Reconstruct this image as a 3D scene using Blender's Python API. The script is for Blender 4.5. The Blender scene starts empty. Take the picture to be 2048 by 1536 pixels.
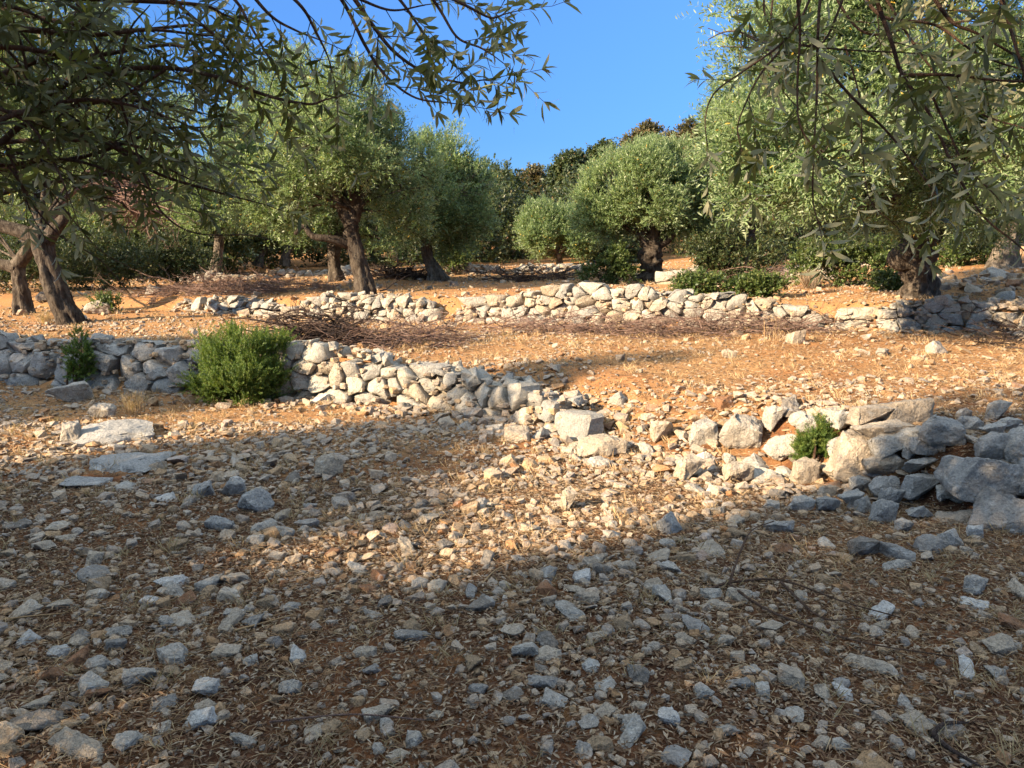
import bpy, bmesh, math, random
import numpy as np
from mathutils import Vector, noise as mnoise

# ------------------------------------------------------------------ camera, light, exposure
SC = bpy.context.scene
COL = SC.collection
FPX, HOR, EYE = 1577.0, 515.0, 1.6
PITCH = math.atan((768 - HOR) / FPX)
cam_d = bpy.data.cameras.new('camera')
cam_d.sensor_fit = 'HORIZONTAL'
cam_d.angle = 2 * math.atan(1024 / FPX)
cam_d.clip_start = 0.05
cam_d.clip_end = 3000
cam = bpy.data.objects.new('camera', cam_d)
COL.objects.link(cam)
cam.location = (0, 0, EYE)
cam.rotation_euler = (math.pi / 2 - PITCH, 0, 0)
SC.camera = cam

SUN_AZ, SUN_EL = math.radians(33), math.radians(24)     # the light travels towards +x +y
LDIR = Vector((math.cos(SUN_AZ) * math.cos(SUN_EL), math.sin(SUN_AZ) * math.cos(SUN_EL), -math.sin(SUN_EL)))
W = bpy.data.worlds.new('World')
SC.world = W
W.use_nodes = True
nt = W.node_tree
nt.nodes.clear()
sky = nt.nodes.new('ShaderNodeTexSky')
sky.sky_type = 'NISHITA'
sky.sun_disc = False
sky.sun_elevation = SUN_EL
sky.sun_rotation = math.atan2(-LDIR.x, -LDIR.y)
sky.air_density = 1.0
sky.dust_density = 0.0
sky.ozone_density = 3.0
bg = nt.nodes.new('ShaderNodeBackground')
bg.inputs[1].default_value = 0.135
wo = nt.nodes.new('ShaderNodeOutputWorld')
# deep blue towards the horizon, overhead warmed and brightened as added fill for shade
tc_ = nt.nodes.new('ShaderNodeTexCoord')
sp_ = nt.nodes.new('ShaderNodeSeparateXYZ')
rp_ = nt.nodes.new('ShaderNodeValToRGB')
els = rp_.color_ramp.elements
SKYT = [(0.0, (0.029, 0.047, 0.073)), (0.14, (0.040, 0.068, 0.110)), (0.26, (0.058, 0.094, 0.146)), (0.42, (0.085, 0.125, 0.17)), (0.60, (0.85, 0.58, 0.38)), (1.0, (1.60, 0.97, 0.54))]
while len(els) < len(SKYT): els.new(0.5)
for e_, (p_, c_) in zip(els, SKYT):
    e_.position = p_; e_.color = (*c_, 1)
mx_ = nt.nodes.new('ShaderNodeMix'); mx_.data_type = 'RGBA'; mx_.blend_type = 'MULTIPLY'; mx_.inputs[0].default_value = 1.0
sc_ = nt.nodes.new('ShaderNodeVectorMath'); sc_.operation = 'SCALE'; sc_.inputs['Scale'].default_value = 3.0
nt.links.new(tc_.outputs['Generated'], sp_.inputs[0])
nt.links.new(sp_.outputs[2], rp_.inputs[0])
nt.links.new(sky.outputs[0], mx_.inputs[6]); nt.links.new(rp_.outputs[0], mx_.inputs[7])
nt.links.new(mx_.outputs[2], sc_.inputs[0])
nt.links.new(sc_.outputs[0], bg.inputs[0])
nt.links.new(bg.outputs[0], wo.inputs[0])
sun_d = bpy.data.lights.new('sun', 'SUN')
sun_d.energy = 5.0
sun_d.angle = math.radians(0.5)
sun_d.color = (1.0, 0.79, 0.54)
sun = bpy.data.objects.new('sun', sun_d)
COL.objects.link(sun)
sun.rotation_euler = LDIR.to_track_quat('-Z', 'Y').to_euler()
SC.view_settings.view_transform = 'Standard'
SC.view_settings.look = 'None'
SC.view_settings.exposure = 2.0
SC.view_settings.gamma = 1
SC.view_settings.use_curve_mapping = False
cy = SC.cycles
cy.max_bounces = 5
cy.diffuse_bounces = 3
cy.glossy_bounces = 1
cy.transmission_bounces = 2
cy.transparent_max_bounces = 4
cy.caustics_reflective = False
cy.caustics_refractive = False

# ------------------------------------------------------------------ helpers
def thing(name, label, cat, loc=(0, 0, 0), group=None):
    o = bpy.data.objects.new(name, None)
    COL.objects.link(o)
    o.location = loc
    o.empty_display_size = 0.2
    o['label'] = label
    o['category'] = cat
    if group:
        o['group'] = group
    return o

def tag(o, label, cat, group=None):
    o['label'] = label
    o['category'] = cat
    if group:
        o['group'] = group
    return o

class Geo:
    """Collects vertices, quads, triangles and one tint value per vertex, then links ONE mesh object."""
    def __init__(s):
        s.V, s.Q, s.T, s.A, s.n = [], [], [], [], 0
    def add(s, v, q=None, t=None, tint=0.5):
        v = np.asarray(v, float)
        s.V.append(v)
        if q is not None and len(q):
            s.Q.append(np.asarray(q, np.int64) + s.n)
        if t is not None and len(t):
            s.T.append(np.asarray(t, np.int64) + s.n)
        s.A.append(np.broadcast_to(np.asarray(tint, float), (len(v),)))
        s.n += len(v)
    def mesh(s, name, mat, smooth=True, origin=(0, 0, 0)):
        me = bpy.data.meshes.new(name)
        V = np.concatenate(s.V) - np.asarray(origin, float)
        Q = np.concatenate(s.Q) if s.Q else np.zeros((0, 4), np.int64)
        T = np.concatenate(s.T) if s.T else np.zeros((0, 3), np.int64)
        nl = Q.size + T.size
        me.vertices.add(len(V))
        me.vertices.foreach_set('co', V.astype(np.float32).ravel())
        me.loops.add(nl)
        me.loops.foreach_set('vertex_index', np.concatenate([Q.ravel(), T.ravel()]).astype(np.int32))
        me.polygons.add(len(Q) + len(T))
        starts = np.concatenate([np.arange(len(Q)) * 4, Q.size + np.arange(len(T)) * 3])
        me.polygons.foreach_set('loop_start', starts.astype(np.int32))
        me.polygons.foreach_set('use_smooth', np.full(len(Q) + len(T), smooth))
        at = me.attributes.new('tint', 'FLOAT', 'POINT')
        at.data.foreach_set('value', np.concatenate(s.A).astype(np.float32))
        me.update(calc_edges=True)
        me.validate()
        me.materials.append(mat)
        return me
    def build(s, name, mat, parent=None, smooth=True, origin=(0, 0, 0)):
        o = bpy.data.objects.new(name, s.mesh(name, mat, smooth, origin))
        COL.objects.link(o)
        if parent is not None:
            o.parent = parent
        else:
            o.location = origin
        return o

def sstep(a, b, x):
    t = np.clip((x - a) / (b - a), 0, 1)
    return t * t * (3 - 2 * t)

# ------------------------------------------------------------------ the lie of the land
XA = [-40, -14, -6.4, -3.7, -2.6, -0.9, -0.1, 0.6, 1.3, 2.07, 2.44, 2.95, 4.5, 8, 40]
YA = [20, 12, 9.9, 9.2, 8.85, 8.27, 7.75, 6.7, 5.8, 5.6, 5.3, 4.6, 3.6, 2.0, -6]
WAX = [-1.0, -0.1, 0.6, 1.3, 2.07, 2.5]
WA = [0.45, 0.9, 1.9, 1.9, 1.0, 0.5]
XB = [-40, -14, -8, -5.4, -4, -1.1, 2.2, 4.7, 5.9, 8, 12, 40]
YB = [24, 18.5, 17.2, 15.8, 14.7, 13.9, 12.5, 12.2, 11.3, 10.6, 10, 6]

def edgeA(x): return np.interp(x, XA, YA)
def edgeB(x): return np.interp(x, XB, YB)

def zf(x, y):
    x = np.asarray(x, float); y = np.asarray(y, float)
    ya, yb = edgeA(x), edgeB(x)
    z = 0.40 * sstep(0, 1, (y - ya - 0.05) / np.interp(x, WAX, WA))
    z = z + 0.014 * np.clip(y - ya, 0, 9)
    z = z + np.interp(x, [-9, -5, -3], [0.22, 0.30, 0.40]) * sstep(0.05, 0.5, y - yb)
    z = z + 0.03 * np.clip(y - yb - 0.5, 0, 20)
    z = z + 0.06 * np.clip(x - 5, 0, 12) * sstep(10.5, 13, y)
    z = z + (0.10 * np.clip(y - 34, 0, 120)) + 0.05 * np.clip(x + 2, 0, 60) * sstep(28, 50, y)
    # small swells
    z = z + 0.018 * np.sin(1.7 * x + 0.9 * y) * np.sin(1.1 * y - 0.6 * x) + 0.010 * np.sin(4.1 * x + 1.3) * np.sin(3.7 * y + x)
    return z

def zg(x, y): return float(zf(x, y))

CP, SP = math.cos(PITCH), math.sin(PITCH)
def ray(px, py):
    a, b = (px - 1024) / FPX, (768 - py) / FPX
    return Vector((a, CP + b * SP, -SP + b * CP))
def wp(px, py, d):
    """the point at depth d (metres along +y) seen at a pixel of the 2048 px wide photograph"""
    r = ray(px, py)
    return Vector((0, 0, EYE)) + r * (d / r.y)
def gp(px, py):
    """where the line of sight meets the ground"""
    r = ray(px, py)
    t = 1.2
    while t < 90:
        p = Vector((0, 0, EYE)) + r * t
        if p.z <= zg(p.x, p.y):
            lo, hi = t - 0.05, t
            for _ in range(12):
                m = (lo + hi) / 2
                p = Vector((0, 0, EYE)) + r * m
                if p.z <= zg(p.x, p.y): hi = m
                else: lo = m
            p = Vector((0, 0, EYE)) + r * hi
            p.z = zg(p.x, p.y)
            return p
        t += 0.05
    return wp(px, py, 40)
def project(P):
    P = np.asarray(P, float)
    x, y, z = P[..., 0], P[..., 1], P[..., 2] - EYE
    f = y * CP - z * SP
    u = y * SP + z * CP
    return 1024 + FPX * x / f, 768 - FPX * u / f, f

# ------------------------------------------------------------------ materials
class Mat:
    def __init__(s, name):
        s.m = bpy.data.materials.new(name)
        s.m.use_nodes = True
        s.t = s.m.node_tree
        s.t.nodes.clear()
        s.out = s.n('ShaderNodeOutputMaterial')
    def n(s, kind, **kw):
        o = s.t.nodes.new(kind)
        for k, v in kw.items():
            setattr(o, k, v)
        return o
    def l(s, a, b): s.t.links.new(a, b)
    def pos(s, scale=(1, 1, 1)):
        g = s.n('ShaderNodeNewGeometry')
        mp = s.n('ShaderNodeMapping')
        mp.inputs['Scale'].default_value = scale
        s.l(g.outputs['Position'], mp.inputs['Vector'])
        return mp.outputs[0]
    def noise(s, vec, scale, detail=4, rough=0.6, dist=0.0):
        o = s.n('ShaderNodeTexNoise')
        s.l(vec, o.inputs['Vector'])
        o.inputs['Scale'].default_value = scale
        o.inputs['Detail'].default_value = detail
        o.inputs['Roughness'].default_value = rough
        o.inputs['Distortion'].default_value = dist
        return o.outputs['Fac']
    def ramp(s, fac, stops, interp='LINEAR'):
        o = s.n('ShaderNodeValToRGB')
        e = o.color_ramp.elements
        while len(e) < len(stops): e.new(0.5)
        for i, (p, c) in enumerate(stops):
            e[i].position = p
            c = c if hasattr(c, '__len__') else (c, c, c)
            e[i].color = (c[0], c[1], c[2], 1)
        o.color_ramp.interpolation = interp
        s.l(fac, o.inputs[0])
        return o.outputs[0]
    def mix(s, fac, a, b, mode='MIX'):
        o = s.n('ShaderNodeMix', data_type='RGBA', blend_type=mode)
        for sock, v in ((o.inputs[0], fac), (o.inputs[6], a), (o.inputs[7], b)):
            if hasattr(v, 'is_linked'): s.l(v, sock)
            elif hasattr(v, '__len__'): sock.default_value = (v[0], v[1], v[2], 1)
            else: sock.default_value = v
        return o.outputs[2]
    def attr(s, name='tint'):
        o = s.n('ShaderNodeAttribute', attribute_name=name)
        return o.outputs['Fac']
    def objrand(s): return s.n('ShaderNodeObjectInfo').outputs['Random']
    def bump(s, h, strength=0.5, dist=0.01, nrm=None):
        o = s.n('ShaderNodeBump')
        o.inputs['Strength'].default_value = strength
        o.inputs['Distance'].default_value = dist
        s.l(h, o.inputs['Height'])
        if nrm is not None: s.l(nrm, o.inputs['Normal'])
        return o.outputs[0]
    def principled(s, col, rough=0.9, nrm=None, spec=0.25):
        p = s.n('ShaderNodeBsdfPrincipled')
        if hasattr(col, 'is_linked'): s.l(col, p.inputs['Base Color'])
        else: p.inputs['Base Color'].default_value = (*col, 1)
        p.inputs['Roughness'].default_value = rough
        p.inputs['Specular IOR Level'].default_value = spec
        if nrm is not None: s.l(nrm, p.inputs['Normal'])
        return p.outputs[0]
    def done(s, sh):
        s.l(sh, s.out.inputs[0])
        return s.m

def stone_mat(name, stops, source='obj', lichen=0.5, warm=(0.42, 0.30, 0.17), warm_amt=0.5):
    m = Mat(name)
    p = m.pos()
    fac = m.objrand() if source == 'obj' else m.attr()
    base = m.ramp(fac, stops)
    big = m.noise(p, 3.0, 5, 0.65)
    mid = m.noise(p, 14.0, 5, 0.7, 0.4)
    fine = m.noise(p, 70.0, 4, 0.7)
    c = m.mix(m.ramp(mid, [(0.30, 0.0), (0.75, warm_amt)]), base, warm)
    c = m.mix(m.ramp(fine, [(0.35, 0.55), (0.65, 1.1)]), (0, 0, 0), c, 'MIX') if False else m.mix(0.7, c, m.ramp(fine, [(0.28, 0.30), (0.68, 1.05)]), 'MULTIPLY')
    spots = m.noise(p, 38.0, 3, 0.55, 0.8)
    sp = m.ramp(spots, [(0.60, 0.0), (0.66, 1.0)])
    area = m.ramp(m.noise(p, 5.0, 2), [(0.45, 0.0), (0.62, lichen)])
    sp2 = m.mix(1.0, sp, area, 'MULTIPLY')
    c = m.mix(sp2, c, (0.055, 0.05, 0.045))
    pale = m.ramp(m.noise(p, 9.0, 4, 0.6, 1.0), [(0.58, 0.0), (0.70, 0.35)])
    c = m.mix(pale, c, (0.62, 0.60, 0.55))
    n1 = m.bump(fine, 0.8, 0.016)
    n2 = m.bump(mid, 0.8, 0.05, n1)
    return m.done(m.principled(c, 0.92, n2, 0.2))

GREY = [(0.0, (0.27, 0.262, 0.245)), (0.4, (0.38, 0.36, 0.315)), (0.7, (0.45, 0.41, 0.34)), (1.0, (0.35, 0.28, 0.20))]
M_WALL = stone_mat('wall_limestone', GREY, 'obj', 0.95, (0.43, 0.345, 0.24), 0.30)
M_WALLG = stone_mat('weathered_limestone', [(0.0, (0.29, 0.275, 0.25)), (0.6, (0.37, 0.35, 0.315)), (1.0, (0.44, 0.405, 0.35))], 'obj', 0.95, (0.40, 0.36, 0.28), 0.2)
M_PEB = stone_mat('gravel', [(0.0, (0.24, 0.23, 0.215)), (0.25, (0.36, 0.335, 0.295)), (0.5, (0.46, 0.40, 0.32)), (0.7, (0.44, 0.325, 0.205)),
                             (0.85, (0.33, 0.20, 0.105)), (0.93, (0.27, 0.125, 0.06)), (1.0, (0.60, 0.575, 0.53))], 'tint', 0.5, (0.47, 0.275, 0.125), 0.66)
COLOURS = {
    'pale grey': (0.39, 0.365, 0.32), 'blue grey': (0.28, 0.27, 0.25), 'beige': (0.42, 0.355, 0.275), 'tan': (0.34, 0.24, 0.145),
    'rusty brown': (0.23, 0.105, 0.05), 'chalk white': (0.55, 0.53, 0.49), 'dark grey': (0.19, 0.175, 0.155)}
M_COL = {k: stone_mat(k.replace(' ', '_') + '_stone', [(0.0, tuple(c * 0.9 for c in v)), (1.0, tuple(c * 1.08 for c in v))], 'obj', 0.5,
                      (0.44, 0.305, 0.18), 0.36) for k, v in COLOURS.items()}
M_COL['pitted'] = stone_mat('pitted_stone', [(0, (0.31, 0.30, 0.28)), (1, (0.35, 0.335, 0.31))], 'obj', 1.0, (0.40, 0.36, 0.3), 0.15)

def ground_mat():
    m = Mat('soil_and_straw')
    p = m.pos()
    g = m.n('ShaderNodeNewGeometry')
    sx = m.n('ShaderNodeSeparateXYZ')
    m.l(g.outputs['Position'], sx.inputs[0])
    big = m.noise(p, 0.7, 4, 0.6, 0.5)
    mid = m.noise(p, 4.5, 5, 0.7, 0.3)
    fine = m.noise(p, 42.0, 5, 0.75, 0.5)
    vf = m.noise(p, 160.0, 3, 0.7)
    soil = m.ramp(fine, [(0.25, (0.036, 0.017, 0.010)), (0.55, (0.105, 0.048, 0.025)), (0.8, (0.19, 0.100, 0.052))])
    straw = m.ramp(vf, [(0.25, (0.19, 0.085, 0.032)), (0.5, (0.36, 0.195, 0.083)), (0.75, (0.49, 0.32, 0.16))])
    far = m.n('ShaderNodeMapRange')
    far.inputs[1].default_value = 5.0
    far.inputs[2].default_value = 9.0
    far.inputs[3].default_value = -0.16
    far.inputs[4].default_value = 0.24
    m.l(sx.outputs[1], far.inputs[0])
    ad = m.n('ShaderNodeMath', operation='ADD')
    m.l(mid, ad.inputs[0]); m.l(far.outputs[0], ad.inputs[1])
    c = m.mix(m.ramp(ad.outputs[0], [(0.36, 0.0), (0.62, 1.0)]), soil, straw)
    c = m.mix(m.ramp(big, [(0.42, 0.0), (0.66, 0.55)]), c, (0.30, 0.125, 0.048))
    grit = m.n('ShaderNodeTexVoronoi')
    grit.inputs['Scale'].default_value = 34
    m.l(p, grit.inputs['Vector'])
    gr = m.ramp(grit.outputs['Distance'], [(0.16, 1.0), (0.26, 0.0)])
    gsel = m.ramp(m.noise(p, 30, 1), [(0.52, 0.0), (0.56, 1.0)])
    c = m.mix(m.mix(1.0, gr, gsel, 'MULTIPLY'), c, (0.40, 0.34, 0.26))
    n1 = m.bump(fine, 0.9, 0.03)
    n2 = m.bump(vf, 0.6, 0.01, n1)
    return m.done(m.principled(c, 1.0, n2, 0.1))
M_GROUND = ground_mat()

def leaf_mat(name, top, under, trans=0.3, rough=0.45, odd=None):
    """top: ramp stops over the tint of each leaf; under: colour of the leaf's lower face"""
    m = Mat(name)
    t = m.attr()
    ct = m.ramp(t, top)
    cu = m.ramp(t, under)
    g = m.n('ShaderNodeNewGeometry')
    c = m.mix(g.outputs['Backfacing'], ct, cu)
    sh = m.principled(c, rough, None, 0.35)
    tr = m.n('ShaderNodeBsdfTranslucent')
    tc = m.mix(1.0, c, (1.10, 1.28, 0.62), 'MULTIPLY')
    m.l(tc, tr.inputs[0])
    mx = m.n('ShaderNodeMixShader')
    mx.inputs[0].default_value = trans
    m.l(sh, mx.inputs[1]); m.l(tr.outputs[0], mx.inputs[2])
    return m.done(mx.outputs[0])
M_OLIVE = leaf_mat('olive_leaf', [(0.0, (0.038, 0.066, 0.022)), (0.5, (0.102, 0.155, 0.054)), (0.93, (0.205, 0.262, 0.118)), (1.0, (0.46, 0.30, 0.05))],
                   [(0.0, (0.15, 0.19, 0.105)), (0.95, (0.36, 0.41, 0.27)), (1.0, (0.46, 0.31, 0.08))], 0.38)
M_OLIVEN = leaf_mat('near_olive_leaf', [(0.0, (0.045, 0.052, 0.016)), (0.6, (0.105, 0.112, 0.036)), (1.0, (0.21, 0.205, 0.075))],
                    [(0.0, (0.16, 0.155, 0.085)), (1.0, (0.34, 0.315, 0.19))], 0.36, 0.5)
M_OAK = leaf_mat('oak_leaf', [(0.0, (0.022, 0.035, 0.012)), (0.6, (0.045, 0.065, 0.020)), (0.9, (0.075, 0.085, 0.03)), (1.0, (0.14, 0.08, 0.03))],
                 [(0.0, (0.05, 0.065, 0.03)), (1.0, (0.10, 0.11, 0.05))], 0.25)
M_BROWNOAK = leaf_mat('browning_oak_leaf', [(0.0, (0.05, 0.045, 0.02)), (0.6, (0.09, 0.08, 0.03)), (1.0, (0.16, 0.10, 0.04))],
                 [(0.0, (0.08, 0.075, 0.04)), (1.0, (0.14, 0.11, 0.05))], 0.25)
M_JUN = leaf_mat('juniper_needle', [(0.0, (0.032, 0.066, 0.012)), (0.6, (0.088, 0.138, 0.024)), (1.0, (0.17, 0.195, 0.045))],
                 [(0.0, (0.08, 0.13, 0.02)), (1.0, (0.20, 0.23, 0.05))], 0.38, 0.6)
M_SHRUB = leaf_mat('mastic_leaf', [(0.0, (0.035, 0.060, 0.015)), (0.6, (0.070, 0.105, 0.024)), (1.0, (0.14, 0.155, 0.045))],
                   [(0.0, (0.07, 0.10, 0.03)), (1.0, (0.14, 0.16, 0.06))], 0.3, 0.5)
M_DRY = leaf_mat('dry_straw', [(0.0, (0.17, 0.095, 0.045)), (0.5, (0.34, 0.215, 0.105)), (1.0, (0.50, 0.37, 0.21))],
                 [(0.0, (0.17, 0.10, 0.05)), (1.0, (0.46, 0.34, 0.20))], 0.2, 0.8)
M_LITTER = leaf_mat('dead_leaf', [(0.0, (0.050, 0.024, 0.013)), (0.40, (0.13, 0.070, 0.036)), (0.75, (0.25, 0.16, 0.09)), (1.0, (0.40, 0.33, 0.24))],
                    [(0.0, (0.08, 0.045, 0.026)), (1.0, (0.37, 0.30, 0.22))], 0.1, 0.9)

def bark_mat(name, a, b, c_, scale=1.0):
    m = Mat(name)
    p = m.pos((1, 1, 0.28))
    n1 = m.noise(p, 16 * scale, 6, 0.7, 0.8)
    n2 = m.noise(m.pos(), 5 * scale, 4, 0.6, 0.5)
    n3 = m.noise(p, 60 * scale, 4, 0.7)
    c = m.ramp(n1, [(0.30, a), (0.50, b), (0.72, c_)])
    c = m.mix(m.ramp(n2, [(0.45, 0.0), (0.70, 0.5)]), c, tuple(x * 1.15 for x in c_))
    c = m.mix(0.5, c, m.ramp(n3, [(0.3, 0.5), (0.7, 1.0)]), 'MULTIPLY')
    nn = m.bump(n1, 1.0, 0.05)
    nn = m.bump(n3, 0.6, 0.012, nn)
    return m.done(m.principled(c, 0.95, nn, 0.15))
M_BARK = bark_mat('olive_bark', (0.010, 0.0075, 0.006), (0.048, 0.036, 0.027), (0.14, 0.118, 0.093))
M_BARKM = bark_mat('worn_olive_bark', (0.016, 0.012, 0.009), (0.075, 0.058, 0.044), (0.20, 0.17, 0.135))
M_BARKP = bark_mat('pale_olive_bark', (0.025, 0.019, 0.014), (0.12, 0.097, 0.075), (0.27, 0.23, 0.185))
M_TWIG = bark_mat('brown_twig_bark', (0.05, 0.030, 0.020), (0.12, 0.070, 0.045), (0.20, 0.13, 0.09), 3)
M_BRUSH = bark_mat('cut_brush_bark', (0.12, 0.070, 0.055), (0.25, 0.155, 0.12), (0.38, 0.28, 0.23), 3)
M_BRUSHD = bark_mat('dark_brush_bark', (0.030, 0.021, 0.017), (0.075, 0.050, 0.040), (0.15, 0.11, 0.09), 3)

# ------------------------------------------------------------------ ground sheet
def build_ground():
    def axis(parts):
        out = []
        for a, b, st in parts:
            out += list(np.arange(a, b, st))
        return np.array(out + [parts[-1][1]])
    xs = axis([(-400, -60, 34), (-60, -16, 4), (-16, -5, 0.4), (-5, 5, 0.06), (5, 16, 0.3), (16, 60, 4), (60, 400, 34)])
    ys = axis([(-120, -12, 12), (-12, 1.4, 0.7), (1.4, 9.5, 0.06), (9.5, 20, 0.22), (20, 50, 1.0), (50, 150, 8), (150, 900, 75)])
    X, Y = np.meshgrid(xs, ys)
    Z = zf(X, Y)
    amp = 0.012 * ((Y > 1.4) & (Y < 12) & (np.abs(X) < 6))
    rng = np.random.default_rng(3)
    Z = Z + amp * rng.normal(0, 0.55, Z.shape) - 0.004
    Z = np.where(Y > 150, zf(X, 150.0 + 0 * Y), Z)
    ny, nx = X.shape
    idx = np.arange(nx * ny).reshape(ny, nx)
    Q = np.stack([idx[:-1, :-1], idx[:-1, 1:], idx[1:, 1:], idx[1:, :-1]], -1).reshape(-1, 4)
    g = Geo()
    g.add(np.stack([X, Y, Z], -1).reshape(-1, 3), Q)
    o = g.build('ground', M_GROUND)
    o['kind'] = 'structure'
build_ground()

# ------------------------------------------------------------------ rocks
def rock_bm(seed, dims=(1, 0.8, 0.6), npts=16, cut=0, round_=0.0, wedge=0.0, bevel=0.035, rough=0.05, sub=1, boxy=0.55):
    """an angular broken stone of half-size 1: convex hull, worn edges, rough faces"""
    rng = random.Random(seed)
    bm = bmesh.new()
    for i in range(npts):
        v = Vector((rng.gauss(0, 1), rng.gauss(0, 1), rng.gauss(0, 1))).normalized()
        e = Vector([math.copysign(abs(c) ** (1.0 if round_ else boxy), c) for c in v])
        e = e * rng.uniform(0.78, 1.0)
        if round_: e = e.normalized() * rng.uniform(0.9, 1)
        if wedge: e.z *= 1 - wedge * (e.x + 1) / 2
        bm.verts.new((e.x * dims[0], e.y * dims[1], e.z * dims[2]))
    r = bmesh.ops.convex_hull(bm, input=bm.verts)
    junk = [x for x in r['geom_interior'] if isinstance(x, bmesh.types.BMVert)]
    bmesh.ops.delete(bm, geom=junk, context='VERTS')
    bmesh.ops.dissolve_limit(bm, angle_limit=0.16, verts=bm.verts, edges=bm.edges)
    if bevel:
        bmesh.ops.bevel(bm, geom=list(bm.edges) + list(bm.verts), offset=bevel, segments=1 if sub < 2 else 2, affect='EDGES', profile=0.6)
    bmesh.ops.triangulate(bm, faces=bm.faces)
    for k in range(sub):
        bmesh.ops.subdivide_edges(bm, edges=[e for e in bm.edges if e.calc_length() > (0.16 if k < 2 else 0.11)], cuts=1, use_grid_fill=True)
        bmesh.ops.triangulate(bm, faces=[f for f in bm.faces if len(f.verts) > 3])
    if rough:
        bm.normal_update()
        off = Vector((seed * 3.7, seed * 1.3, seed * 0.7))
        for v in bm.verts:
            d = mnoise.noise(v.co * 2.6 + off) * 0.8 + mnoise.noise(v.co * 6.0 + off) * 0.5 + mnoise.noise(v.co * 13.0 + off) * 0.35
            v.co += v.normal * d * rough
    for v in bm.verts:
        v.co.x /= 1; v.co.y /= 1
    return bm

def bm_arrays(bm):
    bm.verts.index_update()
    V = np.array([v.co[:] for v in bm.verts])
    T = np.array([[v.index for v in f.verts] for f in bm.faces])
    bm.free()
    return V, T

SHAPES = {
    'angular': dict(dims=(1, 0.85, 0.58), npts=11),
    'flat': dict(dims=(1, 0.78, 0.28), npts=13),
    'wedge-shaped': dict(dims=(1, 0.75, 0.58), npts=12, wedge=0.75),
    'rounded': dict(dims=(1, 0.82, 0.60), npts=24, bevel=0.07, boxy=0.8),
    'blocky': dict(dims=(1, 0.80, 0.68), npts=17, boxy=0.35, bevel=0.04),
    'elongated': dict(dims=(1, 0.42, 0.34), npts=13)}
ROCK_FINE, ROCK_MED, ROCK_LOW = {}, [], []
for si, (sn, kw) in enumerate(SHAPES.items()):
    ROCK_FINE[sn] = [bm_arrays(rock_bm(100 + si * 10 + k, sub=3, rough=0.085, **kw)) for k in range(5)]
    for k in range(4):
        kk = dict(kw)
        ROCK_MED.append(bm_arrays(rock_bm(300 + si * 10 + k, sub=1, rough=0.05, **kk)))
        kk['bevel'] = 0; kk['npts'] = min(kk['npts'], 14)
        ROCK_LOW.append(bm_arrays(rock_bm(500 + si * 10 + k, sub=0, rough=0.0, **kk)))

_mesh_cache = {}
def rock_mesh(shape, k, mat):
    key = (shape, k, mat.name)
    if key not in _mesh_cache:
        V, T = ROCK_FINE[shape][k]
        g = Geo()
        g.add(V, t=T)
        me = g.mesh('stone', mat, True)
        try: me.set_sharp_from_angle(angle=math.radians(38))
        except Exception: pass
        _mesh_cache[key] = me
    return _mesh_cache[key]

def rock_obj(name, shape, k, mat, loc, scale, rot, parent=None):
    o = bpy.data.objects.new(name, rock_mesh(shape, k, mat))
    COL.objects.link(o)
    o.rotation_euler = rot
    o.scale = scale
    if parent is not None:
        o.parent = parent
        o.location = Vector(loc) - parent.location
    else:
        o.location = loc
    return o

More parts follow.
